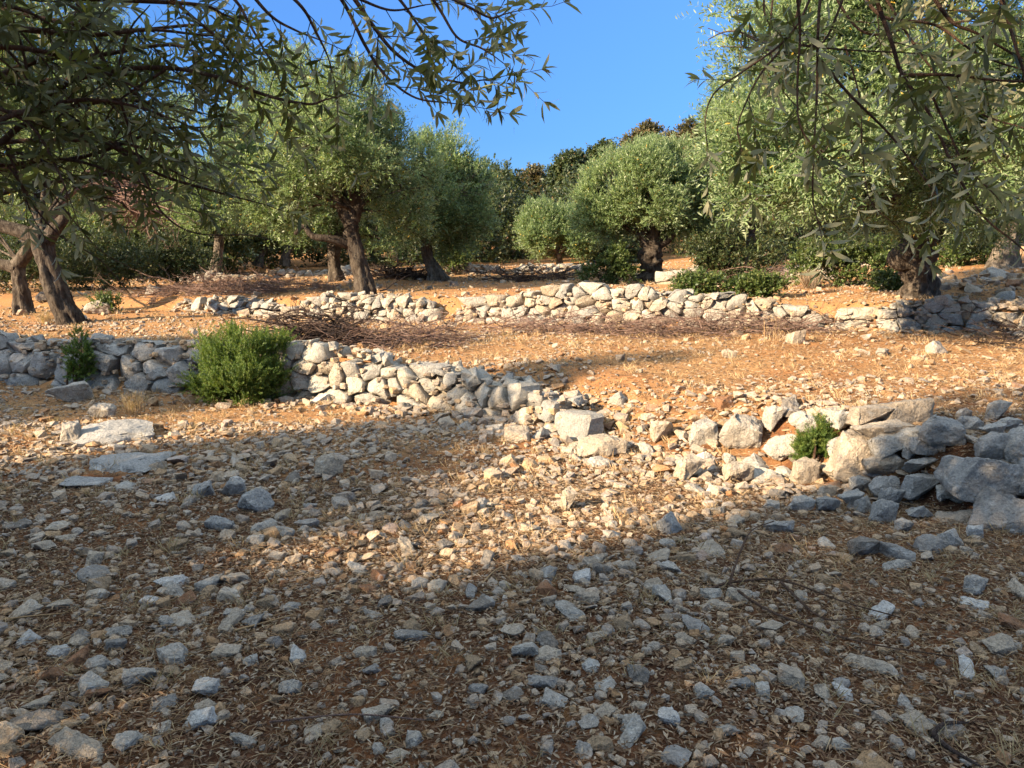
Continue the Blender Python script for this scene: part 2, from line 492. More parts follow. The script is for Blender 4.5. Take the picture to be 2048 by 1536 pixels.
# big stones set down one by one: base pixel (x, y), width px, height px, shape, colour, rotation, label
BIG = [
    (205, 884, 225, 74, 'flat', 'pitted', 0.15, 'long pale blue-grey eroded outcrop rising from the gravel below the left wall', 'outcrop'),
    (238, 944, 200, 62, 'flat', 'pitted', -0.2, 'smooth flat blue-grey bedrock slab lying flush in the shaded gravel', 'outcrop'),
    (160, 976, 130, 34, 'flat', 'pitted', 0.5, 'low cracked bedrock slab below the smooth flat one', 'outcrop'),
    (135, 884, 46, 48, 'blocky', 'pale grey', 0.4, 'grey block standing at the front end of the eroded outcrop', 'rock'),
    (200, 836, 62, 32, 'rounded', 'pale grey', 0.2, 'sunlit rounded rock at the upper end of the eroded outcrop', 'rock'),
    (130, 806, 90, 44, 'angular', 'pale grey', 0.1, 'broken grey rock in the shade in front of the left wall', 'rock'),
    (508, 1024, 88, 50, 'rounded', 'pitted', 0.3, 'rounded grey rock with a black hollow set in the shaded gravel', 'rock'),
    (402, 996, 50, 36, 'angular', 'pitted', 0.1, 'angular grey rock left of the one with the black hollow', 'rock'),
    (465, 992, 60, 34, 'flat', 'pitted', 0.8, 'black-speckled low rock beside the rounded hollow one', 'rock'),
    (435, 1062, 70, 26, 'flat', 'pitted', 0.0, 'flat speckled rock sunk in gravel below the hollow one', 'rock'),
    (655, 952, 74, 40, 'flat', 'beige', 0.3, 'flat tan rock at the left tip of the sunlit patch', 'rock'),
    (1342, 1068, 56, 46, 'blocky', 'pitted', 0.4, 'blocky rock blotched black with lichen below the sunlit patch', 'rock'),
    (1565, 1066, 84, 22, 'flat', 'blue grey', 0.0, 'thin flat grey slab lying below the boulder wall', 'rock'),
    (1735, 1116, 84, 46, 'angular', 'dark grey', 0.2, 'dark lichened rock on the straw below the big tilted boulder', 'rock'),
    (1800, 1126, 82, 40, 'elongated', 'blue grey', -0.6, 'elongated grey rock lying beside the dark lichened one', 'rock'),
    (1870, 1104, 84, 28, 'flat', 'blue grey', 0.05, 'low flat grey rock under a paler block on straw', 'rock'),
    (1908, 1094, 58, 40, 'blocky', 'pale grey', 0.2, 'pale grey block leaning on the low flat rock on straw', 'rock'),
    (1956, 1078, 48, 30, 'flat', 'chalk white', 0.3, 'whitish flat stone right of the pale block on straw', 'rock'),
    (1810, 1066, 44, 34, 'angular', 'pale grey', 0.4, 'grey cone-shaped stone on straw below the boulder wall', 'rock'),
    (1955, 1190, 50, 40, 'blocky', 'pale grey', 0.5, 'lone pale block on shaded straw near the right edge', 'rock'),
    (1205, 912, 130, 36, 'flat', 'beige', 0.1, 'broad flat sunlit rock in the middle of the rubble slope', 'rock'),
    (1035, 884, 58, 36, 'blocky', 'beige', -0.3, 'half-shaded block just below the end of the middle wall', 'rock'),
    (1138, 1022, 34, 50, 'blocky', 'beige', 0.3, 'upright cream stone standing in the sunlit patch', 'rock'),
    (1405, 888, 74, 50, 'blocky', 'pale grey', 0.2, 'sunlit blocky boulder at the left of the rubble slope line', 'boulder'),
    (1488, 905, 108, 72, 'rounded', 'pale grey', 0.1, 'big rounded sunlit boulder left of the small bush', 'boulder'),
    (1570, 925, 90, 56, 'rounded', 'pale grey', -0.1, 'smooth grey boulder touching the small bush', 'boulder'),
    (1325, 885, 58, 46, 'angular', 'beige', 0.1, 'sunlit cream boulder beside the blocky one on the slope', 'boulder'),
    (1380, 960, 72, 52, 'blocky', 'beige', 0.5, 'cream boulder in the lower sunlit rubble', 'boulder'),
    (1480, 968, 80, 52, 'angular', 'beige', 0.2, 'angular cream boulder in rubble below the rounded one', 'boulder'),
    (1610, 970, 76, 58, 'angular', 'beige', 0.2, 'wide sunlit boulder just below the small bush', 'boulder'),
    (1668, 968, 46, 48, 'angular', 'beige', 0.6, 'cream wedge of rock right below the small bush', 'boulder'),
    (1555, 868, 56, 54, 'angular', 'pale grey', 0.3, 'pointed rock above the smooth boulder on the terrace lip', 'rock'),
    (2002, 838, 56, 40, 'blocky', 'pale grey', 0.2, 'lone grey block on the terrace in tree shade', 'rock'),
    (1930, 840, 40, 26, 'rounded', 'blue grey', 0.2, 'small rounded grey stone near the lone terrace block', 'rock'),
    (1460, 716, 36, 18, 'flat', 'beige', 0.1, 'small flat stone alone on the sunlit terrace', 'rock'),
    (1595, 686, 44, 30, 'blocky', 'beige', 0.3, 'cream block at the right end of the brush row', 'rock'),
    (1878, 708, 46, 30, 'blocky', 'pale grey', 0.2, 'grey block among shaded rubble at the right', 'rock'),
    (305, 590, 42, 30, 'wedge-shaped', 'blue grey', 0.1, 'blue-grey pointed boulder in front of the dark bushes', 'boulder'),
    (190, 628, 60, 30, 'rounded', 'pale grey', 0.1, 'pale rock right of the left trunk', 'rock'),
    (158, 646, 30, 18, 'rounded', 'chalk white', 0.1, 'white stone at the foot of the left trunk', 'rock'),
    (82, 608, 30, 24, 'rounded', 'dark grey', 0.3, 'dark round rock between the two left trunks', 'rock'),
    (660, 672, 60, 14, 'flat', 'beige', 0.0, 'flat pale rock on the terrace behind the brush heap', 'rock'),
    (655, 615, 30, 28, 'angular', 'beige', 0.3, 'pointed stone at the left end of the wall by the middle tree', 'rock'),
    (2085, 1080, 260, 100, 'elongated', 'blue grey', -0.45, 'long sloping grey slab under the big tilted boulder', 'boulder'),
    (1205, 1150, 50, 22, 'flat', 'dark grey', 0.2, 'dark flat rock in shade below the sunlit patch', 'rock'),
]
BIGPOS = []
rngb = random.Random(11)
for i, (px, py, wpx, hpx, shape, colr, rz, label, cat) in enumerate(BIG):
    p = gp(px, py)
    s = p.y / FPX
    w, h = wpx * s / 2, hpx * s
    dims = SHAPES[shape]['dims']
    zs = h / (2 * dims[2]) * 1.25
    ys = max(w * 0.8, h * 0.6)
    if cat == 'outcrop':
        ys = w * 1.1; zs = h / 2 / dims[2] * 0.5
    p2 = Vector((p.x, p.y + ys * 0.5, 0))
    p2.z = zg(p2.x, p2.y) + zs * dims[2] * (0.55 if cat != 'outcrop' else 0.1)
    o = rock_obj(cat if cat != 'rock' else 'stone', shape, i % 5, M_COL[colr], p2, (w, ys, zs), (rngb.uniform(-.12, .12), rngb.uniform(-.12, .12), rz))
    tag(o, label, cat if cat != 'rock' else 'stone', 'rocks and boulders lying on the terraces')
    BIGPOS.append((p2.x, p2.y, max(w, ys)))

# ------------------------------------------------------------------ dry stone walls: cut to fit stones
def clip(poly, nx, ny, c):
    """keep the side nx*x + ny*y <= c"""
    out = []
    for i in range(len(poly)):
        a, b = poly[i], poly[(i + 1) % len(poly)]
        da, db = nx * a[0] + ny * a[1] - c, nx * b[0] + ny * b[1] - c
        if da <= 0: out.append(a)
        if (da < 0 < db) or (db < 0 < da):
            t = da / (da - db)
            out.append((a[0] + (b[0] - a[0]) * t, a[1] + (b[1] - a[1]) * t))
    return out

def fitted_stone(poly, frame, seed, depth, mat, parent, name='stone', bulge=0.05):
    """poly in (s, t) of the wall's face; frame(s, t, b) gives the world point, b outwards"""
    rng = random.Random(seed)
    cx = sum(p[0] for p in poly) / len(poly); cyy = sum(p[1] for p in poly) / len(poly)
    # round off the corners once, then cut long sides up
    pts = []
    n = len(poly)
    for i in range(n):
        a, b, c = poly[i - 1], poly[i], poly[(i + 1) % n]
        r = rng.uniform(0.05, 0.18)
        pts.append((b[0] + (a[0] - b[0]) * r, b[1] + (a[1] - b[1]) * r))
        pts.append((b[0] + (c[0] - b[0]) * r, b[1] + (c[1] - b[1]) * r))
    ring = []
    for i in range(len(pts)):
        a, b = pts[i], pts[(i + 1) % len(pts)]
        L = math.hypot(b[0] - a[0], b[1] - a[1])
        k = max(1, int(L / 0.045))
        for j in range(k):
            ring.append((a[0] + (b[0] - a[0]) * j / k, a[1] + (b[1] - a[1]) * j / k))
    size = math.sqrt(max(1e-4, (max(p[0] for p in poly) - min(p[0] for p in poly)) * (max(p[1] for p in poly) - min(p[1] for p in poly))))
    prot = rng.uniform(-0.035, 0.05)
    tilt = (rng.uniform(-0.25, 0.25), rng.uniform(-0.30, 0.30))
    k1, k2, k3 = rng.uniform(0.955, 0.98), rng.uniform(0.87, 0.92), rng.uniform(0.62, 0.70)
    levels = [(0.95, -depth), (1.0, -0.06 * size), (k1, 0.05 * size), (k2, 0.080 * size), (k3, 0.092 * size), (0.34, 0.095 * size)]
    facets = []
    for _ in range(3):
        fa = rng.uniform(0, 6.28)
        facets.append((math.cos(fa), math.sin(fa), rng.uniform(0.0, 0.22) * size, rng.uniform(0.25, 0.75)))
    V, Q, T = [], [], []
    m = len(ring)
    off = Vector((seed * 0.37, seed * 0.71, seed * 0.13))
    for li, (sc, b) in enumerate(levels):
        for (x, y) in ring:
            s_, t_ = cx + (x - cx) * sc * 0.975, cyy + (y - cyy) * sc * 0.975
            bb = b + prot
            if li >= 1:
                bb += tilt[0] * (x - cx) * sc + tilt[1] * (y - cyy) * sc
                for (fx_, fy_, fc, fk) in facets:
                    bb -= max(0, ((x - cx) * fx_ + (y - cyy) * fy_) * sc - fc) * fk * (0.35 if li == 1 else 1)
            q = frame(s_, t_, bb)
            nz = mnoise.noise_vector(q * 9 + off) * 0.018 + mnoise.noise_vector(q * 24 + off) * 0.013
            V.append(q + nz * min(1, size * 4))
    for li in range(len(levels) - 1):
        for i in range(m):
            j = (i + 1) % m
            Q.append((li * m + i, li * m + j, (li + 1) * m + j, (li + 1) * m + i))
    V.append(frame(cx, cyy, 0.095 * size + prot)); c0 = len(V) - 1
    base = (len(levels) - 1) * m
    for i in range(m):
        T.append((base + i, base + (i + 1) % m, c0))
    V.append(frame(cx, cyy, -depth)); c1 = len(V) - 1
    for i in range(m):
        T.append(((i + 1) % m, i, c1))
    V = np.array([v[:] for v in V])
    org = V.mean(0)
    g = Geo()
    g.add(V, Q, T)
    me = g.mesh(name, mat, True, org)
    try: me.set_sharp_from_angle(angle=math.radians(34))
    except Exception: pass
    o = bpy.data.objects.new(name, me)
    COL.objects.link(o)
    o.parent = parent
    o.location = Vector(org) - parent.location
    return o

class Path:
    def __init__(s, pts):
        s.p = np.array(pts, float)
        d = np.linalg.norm(np.diff(s.p, axis=0), axis=1)
        s.s = np.concatenate([[0], np.cumsum(d)])
        s.L = s.s[-1]
    def at(s, t):
        over = t - min(max(t, 0.0), s.L); t = t - over
        x = np.interp(t, s.s, s.p[:, 0]); y = np.interp(t, s.s, s.p[:, 1])
        e = 0.15
        x2, y2 = np.interp(t + e, s.s, s.p[:, 0]), np.interp(t + e, s.s, s.p[:, 1])
        x1, y1 = np.interp(t - e, s.s, s.p[:, 0]), np.interp(t - e, s.s, s.p[:, 1])
        tx, ty = x2 - x1, y2 - y1
        l = math.hypot(tx, ty) or 1
        return float(x) + over * tx / l, float(y) + over * ty / l, tx / l, ty / l

def dry_wall(label, pts, hf, size, seed, mat, group='dry stone terrace walls', caps=40, row0=0.24, core=True, capsize=0.13, thick=0.4, maxn=100):
    rng = random.Random(seed)
    P = Path(pts)
    x0, y0, _, _ = P.at(P.L / 2)
    root = thing('dry_stone_wall', label, 'stone wall', (x0, y0, zg(x0, y0)), group)
    def frame(s, t, b):
        x, y, tx, ty = P.at(s)
        nx, ny = ty, -tx           # outward: to the right of the walking direction (towards the camera)
        b2 = b - 0.16 * t
        return Vector((x + nx * b2, y + ny * b2, zg(x, y - 0.05) * 0 + base(x, y) + t))
    def base(x, y):
        return min(zg(x, y), zg(x, y - 0.3)) - 0.03
    # seeds in rows
    sd = []
    t = row0 * 0.45
    hmax = max(hf(P.L * k / 40) for k in range(41))
    row = row0
    while t < hmax + 0.02:
        s = rng.uniform(-0.1, 0.1)
        while s < P.L:
            if t < hf(s) + 0.03:
                sd.append((s, t + rng.uniform(-0.52, 0.52) * row))
            s += size * rng.uniform(0.55, 1.5) * (1.15 if t < row0 else 0.85)
        row = row0 * rng.uniform(0.6, 0.85)
        t += row
    n = 0
    for i, (s, t) in enumerate(sd):
        h = hf(s) + rng.uniform(-0.05, 0.06)
        if t > h: continue
        K = 1.45                   # cells a good deal wider than tall
        poly = [(s - size * 1.3, -0.06 * K), (s + size * 1.3, -0.06 * K), (s + size * 1.3, (h + 0.02) * K), (s - size * 1.3, (h + rng.uniform(-0.04, 0.02)) * K)]
        t *= K
        for j, (s2, t2) in enumerate(sd):
            if j == i or abs(s2 - s) > size * 3: continue
            t2 = t2 * K
            nx, ny = s2 - s, t2 - t
            c = (s2 * s2 + t2 * t2 - s * s - t * t) / 2
            poly = clip(poly, nx, ny, c)
            if len(poly) < 3: break
        if len(poly) < 3: continue
        poly = [(p_[0], p_[1] / K) for p_ in poly]
        a = 0.5 * abs(sum(poly[k - 1][0] * poly[k][1] - poly[k][0] * poly[k - 1][1] for k in range(len(poly))))
        if a < 0.004: continue
        fitted_stone(poly, frame, seed * 100 + i, 0.24, mat, root)
        n += 1
        if n >= maxn - 8: break
    # loose stones along the top; past the hundredth they go into one heap of fill
    g = Geo()
    shapes = list(SHAPES)
    for i in range(caps + int(P.L * 40)):
        s = rng.uniform(0, P.L)
        x, y, tx, ty = P.at(s)
        back = rng.uniform(0.02, thick)
        nx, ny = -ty, tx
        r = capsize * rng.uniform(0.55, 1.15) * (1 if i < caps else 0.45)
        h = hf(s)
        q = Vector((x + nx * (back + 0.16 * h), y + ny * (back + 0.16 * h), base(x, y) + h + rng.uniform(-0.05, 0.06) - 0.12 * back))
        sc = (r, r * rng.uniform(0.7, 1), r * rng.uniform(0.7, 1.0))
        if i < caps and n < maxn:
            rock_obj('stone', rng.choice(['angular', 'blocky', 'angular', 'wedge-shaped', 'blocky', 'flat']), rng.randrange(5), mat, q, sc,
                     (rng.uniform(-.5, .5), rng.uniform(-.5, .5), rng.uniform(0, 6.28)), root)
            n += 1
        else:
            V, T = ROCK_MED[rng.randrange(len(ROCK_MED))]
            a = rng.uniform(0, 6.28)
            R = np.array([[math.cos(a), -math.sin(a), 0], [math.sin(a), math.cos(a), 0], [0, 0, 1]])
            g.add((V * np.array(sc)) @ R.T + np.array(q[:]), t=T, tint=rng.uniform(0.1, 0.75))
    for i in range(int(P.L * 34)):
        s = rng.uniform(0, P.L); t = rng.uniform(0.0, max(0.03, hf(s) - 0.04))
        V, T = ROCK_MED[rng.randrange(len(ROCK_MED))]
        r = rng.uniform(0.03, 0.065); a = rng.uniform(0, 6.28)
        R = np.array([[math.cos(a), -math.sin(a), 0], [math.sin(a), math.cos(a), 0], [0, 0, 1]])
        g.add((V * r) @ R.T + np.array(frame(s, t, rng.uniform(-0.03, 0.03))[:]), t=T, tint=rng.uniform(0.1, 0.75))
    if g.n:
        o = g.build('rubble_fill', M_PEB, root, False, root.location)
        o['kind'] = 'stuff'
    # earth core behind the face
    cg = Geo()
    K = max(6, int(P.L / 0.25))
    prof = []
    for k in range(K + 1):
        s = P.L * k / K
        x, y, tx, ty = P.at(s)
        nx, ny = -ty, tx
        h = max(0.0, hf(s) - 0.10) * min(1, s / 0.4, (P.L - s) / 0.4)
        b = base(x, y)
        for (bk, z) in ((0.11, -0.1), (0.13 + 0.16 * h, h), (thick + 0.3, h - 0.03), (thick + 0.45, -0.1)):
            prof.append((x + nx * bk, y + ny * bk, b + z))
    qs = []
    for k in range(K):
        for j in range(3):
            qs.append((k * 4 + j, (k + 1) * 4 + j, (k + 1) * 4 + j + 1, k * 4 + j + 1))
    cg.add(prof, qs)
    cg.build('earth_core', M_GROUND, root, True, root.location)
    return root

def along_A(xs, off=0.0): return [(x, float(edgeA(x)) + off) for x in xs]
def along_B(xs, off=0.0): return [(x, float(edgeB(x)) + off) for x in xs]
def prof(pts):
    a = [p[0] for p in pts]; b = [p[1] for p in pts]
    return lambda s: float(np.interp(s, a, b))

dry_wall('weathered grey dry stone wall left of the big green bush', along_A([-9.5, -8, -6.4, -5, -3.3]),
         prof([(0, .58), (1.5, .60), (2.5, .66), (3.2, .58), (6.5, .58)]), 0.42, 21, M_WALLG, caps=30, row0=0.27, capsize=0.17)
dry_wall('pale dry stone wall running right from the big green bush, half in sun', along_A([-2.85, -2.6, -1.7, -0.9, -0.4, 0.0, 0.45], 0.0),
         prof([(0, .62), (1.0, .60), (1.6, .48), (2.4, .44), (3.0, .38), (3.8, .28)]), 0.28, 22, M_WALL, caps=46, row0=0.2, capsize=0.12)
dry_wall('long pale fitted stone wall across the middle of the grove', along_B([-1.15, -0.5, 0.6, 2.2, 3.5, 5.2]),
         prof([(0, .15), (0.6, .42), (1.4, .60), (2.4, .68), (3.6, .64), (4.8, .52), (5.6, .36), (6.6, .22)]), 0.29, 23, M_WALL, caps=60, row0=0.22, capsize=0.11, thick=0.9, maxn=190)
dry_wall('short pale stone wall below the trunk of the middle olive tree', along_B([-4.15, -3.6, -2.8, -2.0, -1.45]),
         prof([(0, .2), (0.5, .40), (1.4, .52), (2.2, .46), (2.8, .30)]), 0.24, 24, M_WALL, caps=40, row0=0.19, capsize=0.12, thick=0.7)
dry_wall('low grey tumbled wall left of the middle olive tree', along_B([-7.2, -6.2, -5.4, -4.3]),
         prof([(0, .12), (0.8, .30), (1.6, .33), (2.4, .28), (3.3, .15)]), 0.32, 25, M_WALLG, caps=40, row0=0.2, capsize=0.16)
dry_wall('tumbled stone wall at the foot of the stout right olive trunk', along_B([5.25, 5.9, 6.8, 7.6, 8.6, 9.6]),
         prof([(0, .30), (0.8, .44), (2, .46), (3, .5), (4.5, .5)]), 0.36, 26, M_WALL, caps=40, row0=0.22, capsize=0.17)
# far low walls on the upper terrace
for lab, a, b, h, sz, sd in (
        ('far low pale wall left of the middle trunk on the upper terrace', (-9.5, 23.5), (-4.6, 24.5), 0.26, 0.28, 31),
        ('far low pale wall right of the pale hollow trunk', (-1.5, 21.5), (2.3, 23.0), 0.24, 0.26, 32),
        ('pale stone row half hidden behind green shrubs right of centre', (3.4, 17.0), (6.3, 16.2), 0.30, 0.28, 33)):
    dry_wall(lab, [a, ((a[0] + b[0]) / 2, (a[1] + b[1]) / 2 - 0.15), b], lambda s, h=h: h * (0.8 + 0.3 * math.sin(s * 3.1)), sz, sd, M_WALL, caps=30, row0=0.17, capsize=0.13)

# the boulder wall at the right: stones set one by one (centre pixel, width, height, shape, rotation, tilt)
bw = thing('boulder_wall', 'tumbled wall of big grey boulders right of the small bush', 'stone wall', (2.9, 5.0, zg(2.9, 4.9)), 'dry stone terrace walls')
BW = [
    (1760, 868, 120, 60, 'angular', 0.1, 0.05, 5.75), (1700, 905, 90, 110, 'blocky', 0.3, 0.1, 5.6),
    (1790, 890, 110, 52, 'flat', 0.1, -0.08, 5.35), (1885, 865, 105, 66, 'rounded', 0.2, 0.1, 5.5),
    (1825, 865, 56, 32, 'angular', 0.2, 0.1, 5.45), (1850, 888, 66, 40, 'blocky', 0.1, 0.15, 5.25),
    (1768, 928, 96, 48, 'rounded', 0.1, 0.05, 5.2), (1825, 905, 44, 36, 'angular', 0.5, 0.1, 5.2),
    (1842, 927, 74, 46, 'wedge-shaped', 0.1, -0.15, 5.1), (1840, 975, 80, 60, 'blocky', 0.4, 0.1, 5.0),
    (1965, 955, 165, 105, 'blocky', 0.15, 0.30, 4.85), (1990, 895, 90, 70, 'rounded', 0.3, 0.2, 5.1),
    (2045, 890, 60, 90, 'rounded', 0.5, 0.3, 5.0), (1900, 930, 40, 40, 'angular', 0.5, 0.2, 5.05),
    (1890, 985, 40, 40, 'angular', 0.5, 0.2, 4.9), (1770, 975, 70, 60, 'rounded', 0.2, 0.1, 5.05),
    (1720, 970, 50, 44, 'angular', 0.4, 0.1, 5.1), (1785, 1000, 60, 56, 'angular', 0.4, 0.1, 4.8),
    (1765, 1025, 64, 60, 'angular', 0.9, 0.2, 4.7), (1840, 1020, 60, 44, 'wedge-shaped', 0.5, 0.2, 4.72),
    (1700, 1000, 60, 44, 'angular', 0.6, 0.1, 4.95), (1655, 1010, 56, 40, 'angular', 0.6, 0.1, 4.95),
    (1730, 1010, 40, 40, 'blocky', 0.6, 0.1, 4.8), (1600, 1008, 60, 36, 'angular', 0.2, 0.1, 5.0),
    (1740, 832, 90, 46, 'blocky', 0.2, 0.0, 6.1), (1812, 822, 110, 62, 'blocky', 0.1, 0.0, 6.2), (1790, 858, 90, 36, 'angular', 0.2, 0.0, 5.8),
    (1690, 842, 66, 44, 'angular', 0.6, 0.1, 6.0), (1620, 850, 60, 40, 'rounded', 0.2, 0.1, 5.9), (1945, 850, 40, 36, 'rounded', 0.4, 0, 5.6),
    (1985, 862, 60, 36, 'angular', 0.4, 0, 5.5), (2020, 850, 50, 36, 'angular', 0.4, 0, 5.5), (1680, 890, 50, 40, 'blocky', 0.4, 0, 5.8),
    (2090, 960, 110, 80, 'blocky', 0.4, 0.2, 4.6), (2140, 930, 120, 90, 'rounded', 0.4, 0.2, 4.5)]
for i, (px, py, w, h, shp, rz, tilt, d) in enumerate(BW):
    d = gp(px, min(py + h * 0.3, 1040)).y - 0.1 * w * d / FPX
    q = wp(px, py, d)
    s = d / FPX
    dm = SHAPES[shp]['dims']
    rock_obj('stone', shp, (i * 3) % 5, M_WALLG if i not in (0, 1, 6, 24, 25, 26) else M_COL['beige'], q,
             (w * s / 2 * 1.12, max(w * 0.8, h) * s / 2, h * s / 2 / dm[2] * 1.12), (0.05 * ((i % 3) - 1), tilt, rz * 0.5), bw)
# ------------------------------------------------------------------ loose stones on the ground
def scatter():
    rng = np.random.default_rng(77)
    pts = []
    def batch(n, y0, y1, halfw, smin, smed, sig, smax):
        y = np.sqrt(rng.uniform(y0 ** 2, y1 ** 2, n))
        x = rng.uniform(-1, 1, n) * (0.72 * y + halfw)
        r = np.clip(np.exp(rng.normal(math.log(smed), sig, n)), smin, smax)
        pts.append(np.stack([x, y, r], 1))
    batch(48000, 1.9, 7.6, 0.3, 0.006, 0.0135, 0.58, 0.07)
    batch(1000, 1.9, 7.6, 0.3, 0.028, 0.036, 0.28, 0.085)
    batch(26000, 7.0, 14.5, 0.3, 0.009, 0.0165, 0.5, 0.09)
    batch(13000, 14, 28, 0.5, 0.014, 0.026, 0.5, 0.14)
    x = rng.uniform(-1.2, 2.4, 900); y = rng.uniform(4.2, 6.9, 900)
    pts.append(np.stack([x, y, np.clip(np.exp(rng.normal(math.log(0.027), 0.35, 900)), 0.012, 0.07)], 1))
    # the rubble slope and the feet of the walls
    for x0, x1, n, spread, med in ((-0.3, 2.3, 1900, 0.9, 0.028), (-3.6, 0.6, 700, 0.35, 0.035), (-9, -3.4, 260, 0.35, 0.04), (1.7, 3.4, 420, 0.4, 0.042)):
        x = rng.uniform(x0, x1, n)
        y = edgeA(x) + (rng.normal(0.35 if x0 > -1 else -0.25, spread * 0.6, n))
        pts.append(np.stack([x, y, np.clip(np.exp(rng.normal(math.log(med), 0.5, n)), 0.012, 0.13)], 1))
    for x0, x1, n in ((-7, 5.2, 500), (5, 9.5, 400)):
        x = rng.uniform(x0, x1, n)
        pts.append(np.stack([x, edgeB(x) + rng.normal(-0.25, 0.25, n), np.clip(np.exp(rng.normal(math.log(0.05), 0.4, n)), 0.02, 0.14)], 1))
    x = rng.uniform(6.5, 12, 500)
    pts.append(np.stack([x, edgeB(x) + rng.uniform(0.6, 4.5, 500), np.clip(np.exp(rng.normal(math.log(0.08), 0.5, 500)), 0.03, 0.3)], 1))
    x = rng.uniform(3.6, 7.5, 300)
    pts.append(np.stack([x, edgeB(x) - rng.uniform(0.2, 3.5, 300), np.clip(np.exp(rng.normal(math.log(0.045), 0.5, 300)), 0.02, 0.16)], 1))
    P = np.concatenate(pts)
    # thin out: straw terrace at the right, bare soil spots, and under the big rocks
    d = np.sin(1.3 * P[:, 0] + 2.1) * np.sin(1.7 * P[:, 1] + 0.5) + 0.5 * np.sin(3.1 * P[:, 0] - 1.9 * P[:, 1])
    keep = rng.uniform(0, 1, len(P)) < np.clip(0.72 + 0.35 * d, 0.25, 1)
    ya = edgeA(P[:, 0])
    terr = (P[:, 1] > ya + 1.2) & (P[:, 1] < edgeB(P[:, 0]) - 0.3)
    keep &= ~(terr & (P[:, 0] > 1.0) & (rng.uniform(0, 1, len(P)) < 0.68))
    rightfront = (P[:, 0] > 0.45 * P[:, 1]) & (P[:, 1] < 5)
    keep &= ~(rightfront & (rng.uniform(0, 1, len(P)) < 0.5))
    for (bx, by, br) in BIGPOS:
        keep &= ((P[:, 0] - bx) ** 2 + (P[:, 1] - by) ** 2 > (br * 0.8) ** 2)
    P = P[keep]
    # a big stone keeps its own room
    order = np.argsort(-P[:, 2])
    P = P[order]
    cell, grid, ok = 0.10, {}, []
    for i, (x, y, r) in enumerate(P):
        k = (int(x // cell), int(y // cell))
        good = True
        for a in (-1, 0, 1):
            for b in (-1, 0, 1):
                for (x2, y2, r2) in grid.get((k[0] + a, k[1] + b), ()):
                    if (x - x2) ** 2 + (y - y2) ** 2 < (0.62 * (r + r2)) ** 2:
                        good = False
                        break
        if good:
            grid.setdefault(k, []).append((x, y, r))
            ok.append(i)
    return P[ok]
PTS = scatter()
Z = zf(PTS[:, 0], PTS[:, 1])
PX, PY, DD = project(np.stack([PTS[:, 0], PTS[:, 1], Z], 1))
inview = (PX > 10) & (PX < 2038) & (PY < 1520) & (PY > 500)
size_px = np.where(inview, PTS[:, 2] / DD, -1)
NB = 255                                   # with the named rocks above: about 300 stones of their own
top = np.argsort(-size_px)[:NB]
is_top = np.zeros(len(PTS), bool); is_top[top] = True

def zone(px, py):
    c = ('left edge' if px < 300 else 'left' if px < 640 else 'left of centre' if px < 940 else 'centre' if px < 1200 else
         'right of centre' if px < 1480 else 'right' if px < 1780 else 'right edge')
    r = ('at the very bottom' if py > 1440 else 'near the bottom' if py > 1340 else 'in the lower foreground' if py > 1240 else
         'in the middle foreground' if py > 1150 else 'in the upper shade' if py > 1060 else 'by the sunlit patch' if py > 960 else
         'below the walls' if py > 860 else 'by the wall feet' if py > 780 else 'on the terraces')
    return r, c
rng = random.Random(5)
used = {}
cw = [('pale grey', 8), ('blue grey', 3), ('beige', 8), ('tan', 4), ('rusty brown', 2), ('chalk white', 2), ('dark grey', 2)]
combos = [(c, s) for c, w in cw for s in SHAPES]
wts = [w for c, w in cw for s in SHAPES]
for i in top:
    x, y, r = PTS[i]
    z = Z[i]
    zr, zc = zone(PX[i], PY[i])
    u = used.setdefault((zr, zc), set())
    for _ in range(200):
        cb = rng.choices(combos, wts)[0]
        if cb not in u: break
    u.add(cb)
    cn, sn = cb
    dm = SHAPES[sn]['dims']
    k = r / (dm[0] * dm[1] * dm[2]) ** (1 / 3) * 0.86
    o = rock_obj('stone', sn, rng.randrange(5), M_COL[cn], (x, y, z + k * dm[2] * 0.30), (k * rng.uniform(.9, 1.1), k * rng.uniform(.9, 1.1), k * rng.uniform(.9, 1.1)),
                 (rng.uniform(-.3, .3), rng.uniform(-.3, .3), rng.uniform(0, 6.28)))
    art = 'in gravel' if PY[i] > 860 else 'on dry ground'
    tag(o, f'{cn} {sn} stone {art} {zr}, {zc}', 'stone', 'larger loose stones on the ground')

